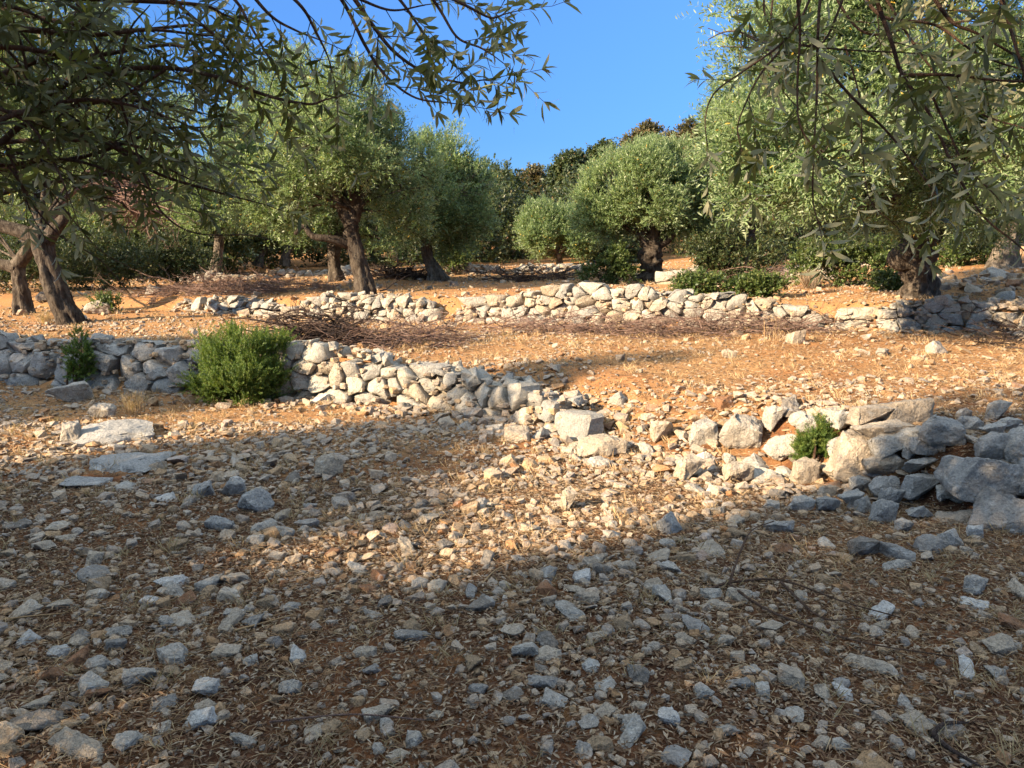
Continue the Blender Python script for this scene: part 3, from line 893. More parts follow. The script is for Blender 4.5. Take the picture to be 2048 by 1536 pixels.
def merge_rocks(idx, lib, name, smooth):
    rng = np.random.default_rng(9)
    g = Geo()
    which = rng.integers(0, len(lib), len(idx))
    for w in range(len(lib)):
        sel = idx[which == w]
        if not len(sel): continue
        V, T = lib[w]
        n = len(sel)
        a = rng.uniform(0, 2 * np.pi, n); b = rng.normal(0, 0.25, n); c = rng.normal(0, 0.25, n)
        ca, sa, cb, sb, cc, sc_ = np.cos(a), np.sin(a), np.cos(b), np.sin(b), np.cos(c), np.sin(c)
        R = np.zeros((n, 3, 3))
        R[:, 0, 0] = ca * cb; R[:, 0, 1] = ca * sb * sc_ - sa * cc; R[:, 0, 2] = ca * sb * cc + sa * sc_
        R[:, 1, 0] = sa * cb; R[:, 1, 1] = sa * sb * sc_ + ca * cc; R[:, 1, 2] = sa * sb * cc - ca * sc_
        R[:, 2, 0] = -sb; R[:, 2, 1] = cb * sc_; R[:, 2, 2] = cb * cc
        r = PTS[sel, 2][:, None] * rng.uniform(0.85, 1.2, (n, 3)) * np.array([1.05, 1.05, 1.05])
        P = np.einsum('nij,nvj->nvi', R, V[None] * r[:, None, :])
        P += np.stack([PTS[sel, 0], PTS[sel, 1], Z[sel] + PTS[sel, 2] * 0.24], 1)[:, None, :]
        F = (T[None] + (np.arange(n) * len(V))[:, None, None]).reshape(-1, 3)
        tint = np.repeat(np.clip(rng.beta(1.5, 1.7, n), 0, 1), len(V))
        g.add(P.reshape(-1, 3), t=F, tint=tint)
    o = g.build(name, M_PEB, None, smooth)
    o['kind'] = 'stuff'
    tag(o, 'small grey and tan stones strewn thickly over the soil' if name == 'gravel' else 'distant small pale stones strewn over the terraces', 'gravel')
    return o
rest = np.where(~is_top)[0]
nearm = (PTS[rest, 1] < 5.0) & (PTS[rest, 2] > 0.012)
merge_rocks(rest[nearm], ROCK_MED, 'gravel', False)
merge_rocks(rest[~nearm], ROCK_LOW, 'far_gravel', False)

# ------------------------------------------------------------------ leaves, straw, litter
def unit(a): return a / np.maximum(np.linalg.norm(a, axis=-1, keepdims=True), 1e-9)

def leaf_quads(g, P, D, N, L, Wd, tint, near=False, curl=0.12):
    D = unit(D); S = unit(np.cross(D, N)); N = np.cross(S, D)
    n = len(P)
    L = np.broadcast_to(L, (n,))[:, None]; Wd = np.broadcast_to(Wd, (n,))[:, None]
    tint = np.broadcast_to(tint, (n,))
    if near:
        k = 0.18
        v = np.stack([P,
                      P + D * L * 0.30 + S * Wd * 0.42 + N * (Wd * k - L * curl * 0.09), P + D * L * 0.30 - S * Wd * 0.42 + N * (Wd * k - L * curl * 0.09),
                      P + D * L * 0.66 + S * Wd * 0.46 + N * (Wd * k - L * curl * 0.44), P + D * L * 0.66 - S * Wd * 0.46 + N * (Wd * k - L * curl * 0.44),
                      P + D * L - N * L * curl], 1)
        b = np.arange(n)[:, None] * 6
        g.add(v.reshape(-1, 3), q=b + np.array([[1, 3, 4, 2]]), t=np.concatenate([b + np.array([[0, 1, 2]]), b + np.array([[3, 5, 4]])]), tint=np.repeat(tint, 6))
    else:
        v = np.stack([P, P + D * L * 0.5 + S * Wd * 0.5, P + D * L - N * L * curl * 0.5, P + D * L * 0.5 - S * Wd * 0.5], 1)
        b = np.arange(n)[:, None] * 4
        g.add(v.reshape(-1, 3), q=b + np.array([[0, 1, 2, 3]]), tint=np.repeat(tint, 4))

def build_litter():
    rng = np.random.default_rng(15)
    def spots(n, y0, y1, hw=0.2):
        y = np.sqrt(rng.uniform(y0 ** 2, y1 ** 2, n)); x = rng.uniform(-1, 1, n) * (0.72 * y + hw)
        return x, y
    # dead leaves lying flat
    g = Geo()
    for n, y0, y1, k in ((110000, 1.8, 5.5, 1.0), (40000, 5.5, 12, 1.3)):
        x, y = spots(n, y0, y1)
        a = rng.uniform(0, 6.28, n)
        D = np.stack([np.cos(a), np.sin(a), rng.normal(0, 0.22, n)], 1)
        N = np.stack([rng.normal(0, 0.45, n), rng.normal(0, 0.45, n), np.ones(n)], 1)
        P = np.stack([x, y, zf(x, y) + rng.uniform(0.001, 0.018, n)], 1)
        leaf_quads(g, P, D, N, rng.uniform(0.015, 0.05, n) * k, rng.uniform(0.004, 0.011, n) * k, rng.beta(1.4, 1.4, n), False, 0.25)
    o = g.build('leaf_litter', M_LITTER, None, False)
    o['kind'] = 'stuff'
    tag(o, 'brown and grey dead olive leaves scattered over the soil', 'leaf litter')
    # straw lying about
    g = Geo()
    for n, y0, y1, k in ((30000, 1.8, 5.5, 0.8), (42000, 5.5, 13, 1.2)):
        x, y = spots(n, y0, y1)
        dd = np.sin(0.9 * x + 1.0) * np.sin(1.2 * y + 2.0) + 0.3 * rng.normal(0, 1, n) + 0.5 * (x > 0.3 * y) + 0.25 * (y > 6)
        m = dd > -0.25
        x, y = x[m], y[m]; n2 = len(x)
        a = rng.uniform(0, 6.28, n2)
        D = np.stack([np.cos(a), np.sin(a), np.abs(rng.normal(0, 0.22, n2))], 1)
        N = np.stack([rng.normal(0, 0.6, n2), rng.normal(0, 0.6, n2), np.ones(n2)], 1)
        P = np.stack([x, y, zf(x, y) + rng.uniform(0.0, 0.02, n2)], 1)
        leaf_quads(g, P, D, N, rng.uniform(0.03, 0.13, n2), rng.uniform(0.0018, 0.004, n2) * k, rng.beta(1.3, 1.3, n2), False, 0.5)
    # standing dry tufts
    nt_ = 2300
    x, y = spots(900, 2.0, 12)
    x2, y2 = spots(1400, 10, 26)
    x = np.concatenate([x, x2]); y = np.concatenate([y, y2])
    for i in range(nt_):
        k = rng.integers(6, 22)
        a = rng.uniform(0, 6.28, k)
        lean = rng.uniform(0.2, 1.3, k)
        D = np.stack([np.cos(a) * lean, np.sin(a) * lean, np.ones(k)], 1)
        px = x[i] + rng.normal(0, 0.03, k); py = y[i] + rng.normal(0, 0.03, k)
        P = np.stack([px, py, zf(px, py)], 1)
        leaf_quads(g, P, D, np.stack([np.cos(a + 1.5), np.sin(a + 1.5), 0 * a], 1) + 0.01, rng.uniform(0.04, 0.12, k), rng.uniform(0.002, 0.004, k) * (1 + y[i] / 12), rng.uniform(0.2, 1, k), False, 0.3)
    o = g.build('dry_grass', M_DRY, None, False)
    o['kind'] = 'stuff'
    tag(o, 'thin yellow dry grass and straw lying between the stones', 'dry grass')
build_litter()

# ------------------------------------------------------------------ wood: tubes and trunks
def tube(g, pts, radii, sides=6, gnarl=0.0, seed=0, tint=0.5, lobes=0.0):
    pts = [Vector(p) for p in pts]
    V = []
    n = len(pts)
    prev = None
    for i, p in enumerate(pts):
        d = (pts[min(i + 1, n - 1)] - pts[max(i - 1, 0)]).normalized()
        a = Vector((1, 0, 0)) if prev is None else prev
        if abs(d.dot(a)) > 0.95: a = Vector((0, 1, 0))
        u = (a - d * a.dot(d)).normalized(); v = d.cross(u); prev = u
        for k in range(sides):
            an = 2 * math.pi * k / sides
            r = radii[i]
            if gnarl:
                q = Vector((math.cos(an) * 1.3, math.sin(an) * 1.3, i * 0.10)) + Vector((seed, 0, 0))
                r *= 1 + gnarl * (mnoise.noise(q * 1.6) * 1.0 + 0.5 * mnoise.noise(q * 4.2) + 0.8 * mnoise.noise(Vector((math.cos(an) * 3.4 + seed, math.sin(an) * 3.4, i * 0.05))) + 0.35 * mnoise.noise(Vector((math.cos(an) * 9 + seed, math.sin(an) * 9, i * 0.12)))) + lobes * math.cos(an * 5 + seed + i * 0.05) * (1 - i / n) ** 2
            V.append(p + (u * math.cos(an) + v * math.sin(an)) * r)
    Q = [(i * sides + k, i * sides + (k + 1) % sides, (i + 1) * sides + (k + 1) % sides, (i + 1) * sides + k) for i in range(n - 1) for k in range(sides)]
    V.append(pts[-1] + (pts[-1] - pts[-2]).normalized() * radii[-1] * 0.5)
    T = [((n - 1) * sides + k, (n - 1) * sides + (k + 1) % sides, n * sides) for k in range(sides)]
    g.add([q[:] for q in V], Q, T, tint)

def smooth_path(pts, n):
    """Catmull-Rom through the points (3 or 4 numbers each, the fourth is a radius)"""
    P = np.array([list(p) for p in pts], float)
    P = np.vstack([2 * P[0] - P[1], P, 2 * P[-1] - P[-2]])
    out = []
    m = len(P) - 3
    for i in range(n + 1):
        t = i / n * m
        k = min(int(t), m - 1); f = t - k
        a, b, c, d = P[k], P[k + 1], P[k + 2], P[k + 3]
        out.append(0.5 * ((2 * b) + (c - a) * f + (2 * a - 5 * b + 4 * c - d) * f * f + (3 * b - a - 3 * c + d) * f ** 3))
    return np.array(out)

def limb(g, pts, sides=8, n=12, gnarl=0.12, seed=0, lobes=0.0):
    S = smooth_path(pts, n)
    tube(g, S[:, :3], np.maximum(S[:, 3], 0.003), sides, gnarl, seed, 0.5, lobes)

def crown(g, rng, blobs, twigs, per=14, leaf=0.065, width=0.016, twig=0.26, up=0.35, droop=0.0, near=False, hole=0.05, spread=0.8, wood=None, woodn=0, shell=0.5, hscale=1.1, tint_shift=0.0, wob=0.0):
    """sprays of leaves through the volume of a set of ellipsoids (x, y, z, rx, ry, rz)"""
    B = np.array(blobs, float)
    vol = B[:, 3] * B[:, 4] * B[:, 5]
    w = vol ** 0.8; w /= w.sum()
    k = rng.choice(len(B), int(twigs * 1.7), p=w)
    v = unit(rng.normal(0, 1, (len(k), 3)))
    r = shell + (1 - shell) * rng.uniform(0, 1, len(k)) ** 0.6
    o2 = Vector((float(rng.uniform(0, 50)),) * 3)
    r = r * (1.0 + 0.42 * np.array([mnoise.noise(Vector(q_) * 2.2 + o2 + Vector((float(b_) * 3.1, 0, 0))) for q_, b_ in zip(v, k)]))
    P = B[k, :3] + v * B[k, 3:] * r[:, None]
    off = Vector((float(rng.uniform(0, 50)),) * 3)
    nz = np.array([mnoise.noise(Vector(p) * hscale + off) for p in P])
    ok = nz > hole - 0.22
    P, k, v = P[ok][:twigs], k[ok][:twigs], v[ok][:twigs]
    nrm = unit(v / B[k, 3:])
    n = len(P)
    D = unit(nrm * 0.75 + np.array([0, 0, up]) + rng.normal(0, 0.45, (n, 3)) - np.array([0, 0, droop]))
    tl = twig * rng.uniform(0.6, 1.3, n)
    t = np.tile(np.linspace(0.05, 1, per), (n, 1)) + rng.uniform(-0.03, 0.03, (n, per))
    sag = np.zeros((n, per, 3)); sag[..., 2] = -(t ** 2) * (0.25 + droop) * tl[:, None] * 0.6
    base = P[:, None, :] + D[:, None, :] * (t * tl[:, None])[..., None] + sag
    side = unit(np.cross(D, rng.normal(0, 1, (n, 3))))
    side2 = np.cross(D, side)
    ang = rng.uniform(0, 6.28, (n, per))
    sd = side[:, None, :] * np.cos(ang)[..., None] + side2[:, None, :] * np.sin(ang)[..., None]
    LD = unit(D[:, None, :] * 0.8 + sd * spread + np.array([0, 0, 0.10 - droop * 0.5]))
    LN = np.cross(LD, np.cross(D[:, None, :] + 0.3 * rng.normal(0, 1, (n, per, 3)), LD)) + 0.25 * rng.normal(0, 1, (n, per, 3)) + np.array([0, 0, 0.5])
    tt = np.clip(rng.normal(0.46 + tint_shift, 0.19, (n, 1)) + rng.normal(0, 0.20, (n, per)), 0, 0.93)
    tt = np.where(rng.uniform(0, 1, (n, per)) < 0.009, 1.0, tt)
    leaf_quads(g, base.reshape(-1, 3), LD.reshape(-1, 3), LN.reshape(-1, 3), (leaf * rng.uniform(0.65, 1.2, (n, per))).ravel(),
               (width * rng.uniform(0.75, 1.2, (n, per))).ravel(), tt.ravel(), near, 0.12)
    if wood is not None and woodn:
        sel = rng.choice(n, min(n, woodn), replace=False)
        for i in sel:
            p0 = P[i]; p1 = p0 + D[i] * tl[i] * 0.95 + np.array([0, 0, -(0.25 + droop) * tl[i] * 0.5])
            c = B[k[i], :3]
            q = c + (p0 - c) * 0.5 + rng.normal(0, 0.05, 3)
            tube(wood, [q, (q + p0) / 2 + rng.normal(0, 0.02, 3), p0, p1], [0.010, 0.007, 0.005, 0.002], 3)

def px_blobs(items, d0):
    out = []
    for it in items:
        px, py, r = it[:3]
        d = d0 + (it[3] if len(it) > 3 else 0.0)
        q = wp(px, py, d)
        R = r * d / FPX
        out.append((q.x, q.y, q.z, R, R * 0.95, R * 0.85))
    return out

def tree(name, label, cat, base, trunk, blobs, seed, leafmat, barkmat, twigs, group, fork=None, sides=18, gnarl=0.22, lobes=0.16, crown_kw={}, extra=(), branches=5, limb_r=0.5, deadwood=0):
    """trunk: list of (x, y, z, r) in the world; blobs: crown ellipsoids in the world; limbs run from the fork to each blob"""
    rng = np.random.default_rng(seed)
    rr = random.Random(seed)
    root = thing(name, label, cat, base, group)
    wg = Geo()
    limb(wg, trunk, int(sides * 1.8), max(18, len(trunk) * 9), gnarl, seed * 1.7, lobes)
    for e in extra:
        limb(wg, e, max(8, sides - 6), 14, gnarl * 0.8, seed * 2.3 + len(e))
    fx = trunk[-1]
    f0 = Vector(fx[:3])
    for b in blobs:
        c = Vector(b[:3])
        dist = (c - f0).length
        mid = f0.lerp(c, 0.5) + Vector((rr.uniform(-.12, .12), rr.uniform(-.12, .12), rr.uniform(-.02, .14))) * dist
        r0 = fx[3] * limb_r * rr.uniform(0.7, 1.1)
        limb(wg, [(*f0, r0), (*f0.lerp(mid, 0.5), r0 * 0.75), (*mid, r0 * 0.5), (*c, r0 * 0.22)], 7, 10, 0.15, rr.uniform(0, 9))
        for j in range(branches):
            v = Vector((rr.gauss(0, 1), rr.gauss(0, 1), rr.gauss(0.2, 1))).normalized()
            e = c + Vector((v.x * b[3], v.y * b[4], v.z * b[5])) * 0.85
            st = mid.lerp(c, rr.uniform(0.2, 1.0))
            m2 = st.lerp(e, 0.5) + Vector((rr.uniform(-.1, .1), rr.uniform(-.1, .1), rr.uniform(-.02, .1))) * b[3]
            limb(wg, [(*st, r0 * 0.25), (*m2, r0 * 0.15), (*e, 0.006)], 4, 6, 0, 0)
    cg = Geo()
    kw = dict(crown_kw)
    crown(cg, rng, blobs, twigs, wood=wg, woodn=deadwood, **kw)
    wg.build('trunk', barkmat, root, True, root.location)
    cg.build('crown', leafmat, root, True, root.location)
    return root

OL = 'olive trees of the grove'
def trunk_px(items, d):
    """(px, py, half width px[, ddepth]) -> world points"""
    out = []
    for it in items:
        dd = d + (it[3] if len(it) > 3 else 0)
        q = wp(it[0], it[1], dd)
        out.append((q.x, q.y, q.z, it[2] * dd / FPX))
    return out

# the middle olive
d = 15.3
b0 = wp(728, 586, d)
tree('olive_tree', 'full green olive with dark leaning trunk behind the short pale wall', 'olive tree', b0,
     trunk_px([(732, 592, 22.4), (727, 560, 17.3), (716, 520, 15.2), (705, 480, 15.2), (703, 455, 13.7), (708, 420, 10.1)], d),
     px_blobs([(620, 200, 90, .3), (545, 290, 90, 0), (705, 225, 92, -.3), (640, 300, 100, .8), (640, 275, 92, -1.0), (795, 290, 72, .2), (535, 385, 74, .2),
               (735, 310, 72, -.9), (805, 380, 64, 0), (590, 375, 58, -.8), (700, 340, 90, 1.4), (830, 340, 50, .5), (495, 360, 58, .4), (560, 195, 60, .8), (820, 440, 40, .2), (555, 440, 40, .1)], d),
     1, M_OLIVE, M_BARK, 14000, OL,
     extra=[trunk_px([(704, 490, 11.2), (665, 478, 8.1, -.2), (625, 472, 6.2, -.3), (608, 452, 5.0, -.3), (590, 468, 3.7, -.4)], d),
            trunk_px([(702, 450, 15), (680, 410, 11), (668, 370, 8)], d), trunk_px([(706, 440, 14), (720, 395, 10), (735, 350, 7)], d)],
     crown_kw=dict(leaf=0.068, width=0.019, per=14, twig=0.30, hole=0.17, hscale=1.7, up=0.5, tint_shift=0.05), deadwood=600)
# the hollow pale trunk right of it
d = 18.9
tree('olive_tree', 'olive with pale hollow split trunk right of the middle tree', 'olive tree', wp(876, 567, d),
     trunk_px([(878, 572, 24), (872, 545, 15), (858, 522, 11), (852, 500, 10), (850, 480, 9)], d),
     px_blobs([(880, 320, 62, .3), (935, 370, 50), (860, 410, 72, -.4), (925, 440, 52), (890, 370, 70, .6), (820, 460, 50, -.3), (880, 460, 50, .5)], d),
     2, M_OLIVE, M_BARKP, 7000, OL,
     extra=[trunk_px([(872, 545, 10), (888, 556, 9), (892, 570, 12)], d)], gnarl=0.35,
     crown_kw=dict(leaf=0.075, width=0.021, twig=0.3, up=0.55, hole=0.12, hscale=1.6, tint_shift=0.02), deadwood=250)
# behind the middle tree
d = 20.6
tree('olive_tree', 'olive with straight brown trunk directly behind the middle tree', 'olive tree', wp(672, 559, d),
     trunk_px([(674, 563, 17), (668, 530, 11), (668, 500, 12), (672, 470, 12)], d),
     px_blobs([(680, 380, 80), (600, 420, 70), (740, 400, 62), (650, 330, 70), (560, 380, 60, .5), (770, 470, 40, .3)], d),
     3, M_OLIVE, M_BARK, 5500, OL, crown_kw=dict(leaf=0.08, width=0.023, twig=0.3, up=0.4), deadwood=200)
# far left pair
d = 28
tree('olive_tree', 'far olive with short pale trunk, left one of a pair behind low wall', 'olive tree', wp(520, 527, d),
     trunk_px([(516, 532, 10), (522, 512, 7), (532, 495, 6)], d), px_blobs([(490, 440, 62), (430, 450, 55), (540, 420, 60, .8), (470, 400, 60, 1)], d),
     4, M_OLIVE, M_BARKP, 7500, OL, crown_kw=dict(leaf=0.10, width=0.030, twig=0.36, up=0.4, tint_shift=0.1), deadwood=100)
tree('olive_tree', 'far olive with short pale trunk, right one of a pair behind low wall', 'olive tree', wp(572, 527, d),
     trunk_px([(570, 532, 10), (572, 512, 8), (578, 495, 7)], d), px_blobs([(580, 450, 55), (630, 450, 50), (610, 410, 60, .8)], d + .5),
     5, M_OLIVE, M_BARKP, 3600, OL, crown_kw=dict(leaf=0.10, width=0.030, twig=0.36, up=0.4, tint_shift=0.1), deadwood=100)
# tall pale crowns at the left behind
d = 23
tree('olive_tree', 'tall silvery olive behind the left edge of the middle tree', 'olive tree', (wp(440, 535, d).x, d, zg(wp(440, 535, d).x, d)),
     trunk_px([(430, 540, 12), (436, 505, 9), (440, 470, 9)], d),
     px_blobs([(475, 260, 62), (420, 330, 80), (500, 330, 60), (370, 400, 72), (450, 400, 80), (330, 330, 60), (400, 240, 60)], d),
     6, M_OLIVE, M_BARKP, 4200, OL, crown_kw=dict(leaf=0.09, width=0.026, twig=0.32, up=0.45, tint_shift=0.12), deadwood=200)
d = 25
tree('olive_tree', 'broad pale olive above the dark bushes at far left', 'olive tree', (wp(200, 520, d).x, d, zg(wp(200, 520, d).x, d)),
     trunk_px([(205, 545, 12), (200, 510, 9), (190, 470, 9)], d),
     px_blobs([(300, 400, 72), (210, 420, 72), (120, 410, 72), (40, 420, 72), (250, 340, 72), (150, 330, 80), (50, 330, 80), (350, 440, 50), (100, 240, 90), (220, 250, 80)], d),
     7, M_OLIVE, M_BARKP, 8500, OL, crown_kw=dict(leaf=0.095, width=0.027, twig=0.32, up=0.4, tint_shift=0.12), deadwood=250)
# the leaning trunk at the left and its neighbour
d = 14.0
treeL = tree('olive_tree', 'old olive with thick leaning gnarled trunk at the left edge', 'olive tree', wp(125, 648, d),
     trunk_px([(148, 656, 26.7), (128, 612, 21.8), (106, 560, 19.4), (90, 510, 18.2), (82, 472, 18.2), (80, 452, 14.6)], d),
     px_blobs([(60, 300, 120), (-80, 260, 120), (180, 270, 90), (40, 160, 130), (190, 130, 100), (-60, 100, 130), (280, 200, 70), (110, 60, 110)], d + .6),
     8, M_OLIVE, M_BARK, 9000, OL, gnarl=0.28, sides=26, lobes=0.08,
     extra=[trunk_px([(86, 480, 15.8), (40, 462, 13.0), (-10, 446, 11.5), (-80, 410, 9.4)], d), trunk_px([(92, 480, 15.8), (112, 456, 12.2), (126, 440, 10.1), (130, 425, 8.6)], d)],
     crown_kw=dict(leaf=0.07, width=0.019, twig=0.3, up=0.2), deadwood=300, limb_r=0.35)
rr_ = random.Random(881)
TW = Geo()
SL = [Vector(v_[:3]) for v_ in smooth_path([(*wp(95, 450, 14.1), .07), (*wp(150, 380, 14.3), .05), (*wp(220, 370, 14.5), .035), (*wp(290, 410, 14.6), .015)], 12)]
for i in range(150):
    c = wp(rr_.gauss(275, 34), rr_.gauss(395, 30), 14.6 + rr_.gauss(0, .4))
    dv = Vector((rr_.gauss(0, 1), rr_.gauss(0, .6), rr_.gauss(-.5, .6))).normalized()
    pts_, q_ = [SL[rr_.randrange(5, 13)].copy(), c.copy()], c.copy()
    for k in range(6):
        dv = (dv + Vector((rr_.gauss(0, .3), rr_.gauss(0, .3), rr_.gauss(-.02, .3)))).normalized()
        q_ = q_ + dv * rr_.uniform(.05, .13)
        pts_.append(q_.copy())
        if k > 1:
            e_ = q_ + (dv + Vector((rr_.gauss(0, .9), rr_.gauss(0, .9), rr_.gauss(0, .9)))).normalized() * rr_.uniform(.06, .2)
            tube(TW, [q_, q_.lerp(e_, .5) + Vector((0, 0, .01)), e_], [.004, .003, .002], 3)
    tube(TW, pts_, [.012 - .0013 * k for k in range(8)], 4)
limb(TW, [(*wp(95, 450, 14.1), .07), (*wp(150, 380, 14.3), .05), (*wp(220, 370, 14.5), .035), (*wp(290, 410, 14.6), .015)], 7, 12, .1, 3)
TW.build('dead_branch', M_BRUSH, treeL, True, treeL.location)
d = 16.0
tree('olive_tree', 'olive with forked grey trunk behind the leaning one at left edge', 'olive tree', wp(45, 626, d),
     trunk_px([(48, 634, 20.2), (44, 600, 15.2), (38, 560, 12.9), (36, 530, 11.2), (34, 518, 9.0)], d),
     px_blobs([(-120, 330, 100), (-180, 420, 80), (-60, 400, 60)], d + 1), 9, M_OLIVE, M_BARKM, 3000, OL, sides=22, lobes=0.2,
     extra=[trunk_px([(34, 530, 14.0), (50, 510, 12.6), (60, 490, 11.2), (45, 474, 8.4)], d), trunk_px([(34, 535, 12.6), (10, 530, 10.5), (-30, 520, 9.1)], d)],
     crown_kw=dict(leaf=0.075, width=0.02), deadwood=100, limb_r=0.3)
# right of centre
d = 18.0
tree('olive_tree', 'round silvery olive with burred dark trunk right of centre', 'olive tree', wp(1298, 562, d),
     trunk_px([(1298, 568, 28), (1302, 545, 20), (1300, 520, 20), (1303, 500, 19), (1308, 485, 15)], d),
     px_blobs([(1310, 350, 66), (1240, 370, 60), (1375, 370, 52, .5), (1225, 415, 52), (1300, 395, 66, -.5), (1390, 415, 52, .3), (1190, 445, 38), (1350, 325, 44), (1285, 335, 42, -.5),
               (1200, 400, 40), (1350, 440, 44, .3), (1420, 455, 38, .4), (1245, 450, 38, -.2)], d),
     10, M_OLIVE, M_BARK, 12500, OL, gnarl=0.34,
     extra=[trunk_px([(1302, 500, 12), (1285, 478, 9), (1270, 460, 7)], d), trunk_px([(1306, 495, 10), (1340, 475, 7), (1350, 440, 5)], d)],
     crown_kw=dict(leaf=0.070, width=0.020, twig=0.3, up=0.7, hole=0.04, hscale=1.7, tint_shift=0.16), deadwood=200)
d = 27
tree('olive_tree', 'small rounded grey-green olive left of the round silvery one', 'olive tree', wp(1118, 534, d),
     trunk_px([(1118, 540, 9), (1119, 522, 6), (1117, 508, 6)], d),
     px_blobs([(1085, 440, 40), (1065, 465, 32), (1125, 455, 42), (1150, 480, 35, -.3), (1085, 475, 38, -.4), (1110, 490, 28), (1180, 470, 30)], d),
     11, M_OLIVE, M_BARKP, 5000, OL, crown_kw=dict(leaf=0.085, width=0.026, twig=0.30, up=0.6, hole=-0.05), deadwood=60)
# the stout tree at the right, its crown reaching towards the camera
d = 12.2
tree('olive_tree', 'stout old olive with twisted stubby trunk and huge crown at right', 'olive tree', wp(1840, 604, d),
     trunk_px([(1838, 612, 39.7), (1838, 580, 30.9), (1836, 540, 28.7), (1832, 505, 30.9), (1842, 480, 25.0), (1866, 455, 18.4)], d),
     px_blobs([(1560, 120, 110, -2.5), (1500, 270, 72, -3), (1525, 400, 66, -3.2), (1640, 300, 110, -3.4), (1780, 200, 130, -2.5), (1900, 100, 130, -2), (1650, 60, 120, -2),
               (1950, 300, 120, -2.6), (1790, 370, 90, -1.6), (1620, 440, 56, -2.8), (1990, 410, 70, -1), (1720, -60, 130, -2), (1900, -80, 130, -2), (2080, 180, 140, -2.5),
               (1470, 60, 60, -3.5), (1700, 420, 60, -2.4), (1480, 330, 50, -3), (1560, 200, 90, -2), (1880, 400, 60, 0), (1700, 200, 110, 0), (1850, 280, 120, .6), (1600, 340, 80, -.5)], d),
     12, M_OLIVE, M_BARKM, 17000, OL, gnarl=0.3, sides=28, lobes=0.22,
     extra=[trunk_px([(1822, 510, 30), (1800, 520, 26), (1788, 530, 16)], d), trunk_px([(1850, 475, 26), (1880, 440, 20), (1900, 400, 14)], d)],
     crown_kw=dict(leaf=0.068, width=0.017, twig=0.34, per=14, up=0.25, droop=0.15, hole=0.12, hscale=1.5, tint_shift=0.08, near=True), deadwood=900, branches=7, limb_r=0.35)
d = 16.5
tree('olive_tree', 'olive with pale grey trunk among rocks at the right edge', 'olive tree', wp(2010, 540, d),
     trunk_px([(2005, 548, 36), (2010, 515, 24), (2014, 480, 20), (2024, 450, 18)], d),
     px_blobs([(2040, 330, 90), (1960, 360, 70), (2100, 400, 80), (1930, 430, 50), (1990, 250, 90)], d), 13, M_OLIVE, M_BARKP, 2600, OL,
     crown_kw=dict(leaf=0.075, width=0.021, tint_shift=0.08), deadwood=150, limb_r=0.4)
d = 19
tree('olive_tree', 'pale olive seen between the round one and the huge right crown', 'olive tree', (wp(1500, 540, d).x, d, zg(wp(1500, 540, d).x, d)),
     trunk_px([(1500, 548, 14), (1505, 510, 10), (1500, 470, 10)], d),
     px_blobs([(1480, 230, 66), (1530, 180, 70), (1470, 310, 60), (1540, 290, 70), (1600, 150, 80), (1480, 390, 52), (1550, 400, 60), (1620, 300, 70)], d), 14, M_OLIVE, M_BARK, 7500, OL,
     crown_kw=dict(leaf=0.08, width=0.023, tint_shift=0.02, up=0.5), deadwood=150)

# ------------------------------------------------------------------ the wood behind: evergreen oaks, one object each
OAKS = [
    # top px, py, half width px, depth, kind, label
    (1003, 352, 32, 38, 'c', 'dark narrow cypress-like tree at the left end of the wood'),
    (1068, 338, 44, 42, 'b', 'browning tree with bare stems behind the small rounded olive'),
    (1150, 312, 52, 38, 'o', 'dark evergreen oak directly above the small rounded olive'),
    (1215, 288, 46, 40, 'o', 'dark oak rising left of the round silvery olive'),
    (1300, 252, 60, 43, 'g', 'tall olive-brown oak topping the skyline behind the round silvery olive'),
    (1385, 244, 56, 40, 'g', 'brownish oak on the skyline just left of the right crown'),
    (1455, 225, 60, 38, 'o', 'oak half hidden behind the left side of the right crown'),
    (1560, 200, 80, 36, 'o', 'oak hidden deep behind the huge right crown'),
    (1700, 190, 90, 36, 'g', 'oak behind the stout right trunk'),
    (1850, 180, 90, 38, 'o', 'oak behind the top right of the grove'),
    (1990, 190, 90, 36, 'o', 'oak at the far right edge of the wood'),
    (955, 400, 42, 36, 'o', 'dark oak behind the pale hollow trunk'),
    (880, 380, 60, 40, 'o', 'oak behind the crown of the pale hollow olive'),
    (780, 370, 70, 42, 'o', 'oak far behind the middle olive'),
    (650, 370, 70, 40, 'o', 'oak far behind the pair of small trunks'),
    (520, 330, 80, 42, 'o', 'oak far behind the tall silvery olive'),
    (380, 320, 80, 40, 'o', 'oak far behind the dark bushes'),
    (240, 300, 90, 38, 'o', 'oak in the far left of the wood'),
    (90, 290, 90, 38, 'o', 'oak at the far left edge of the wood'),
]
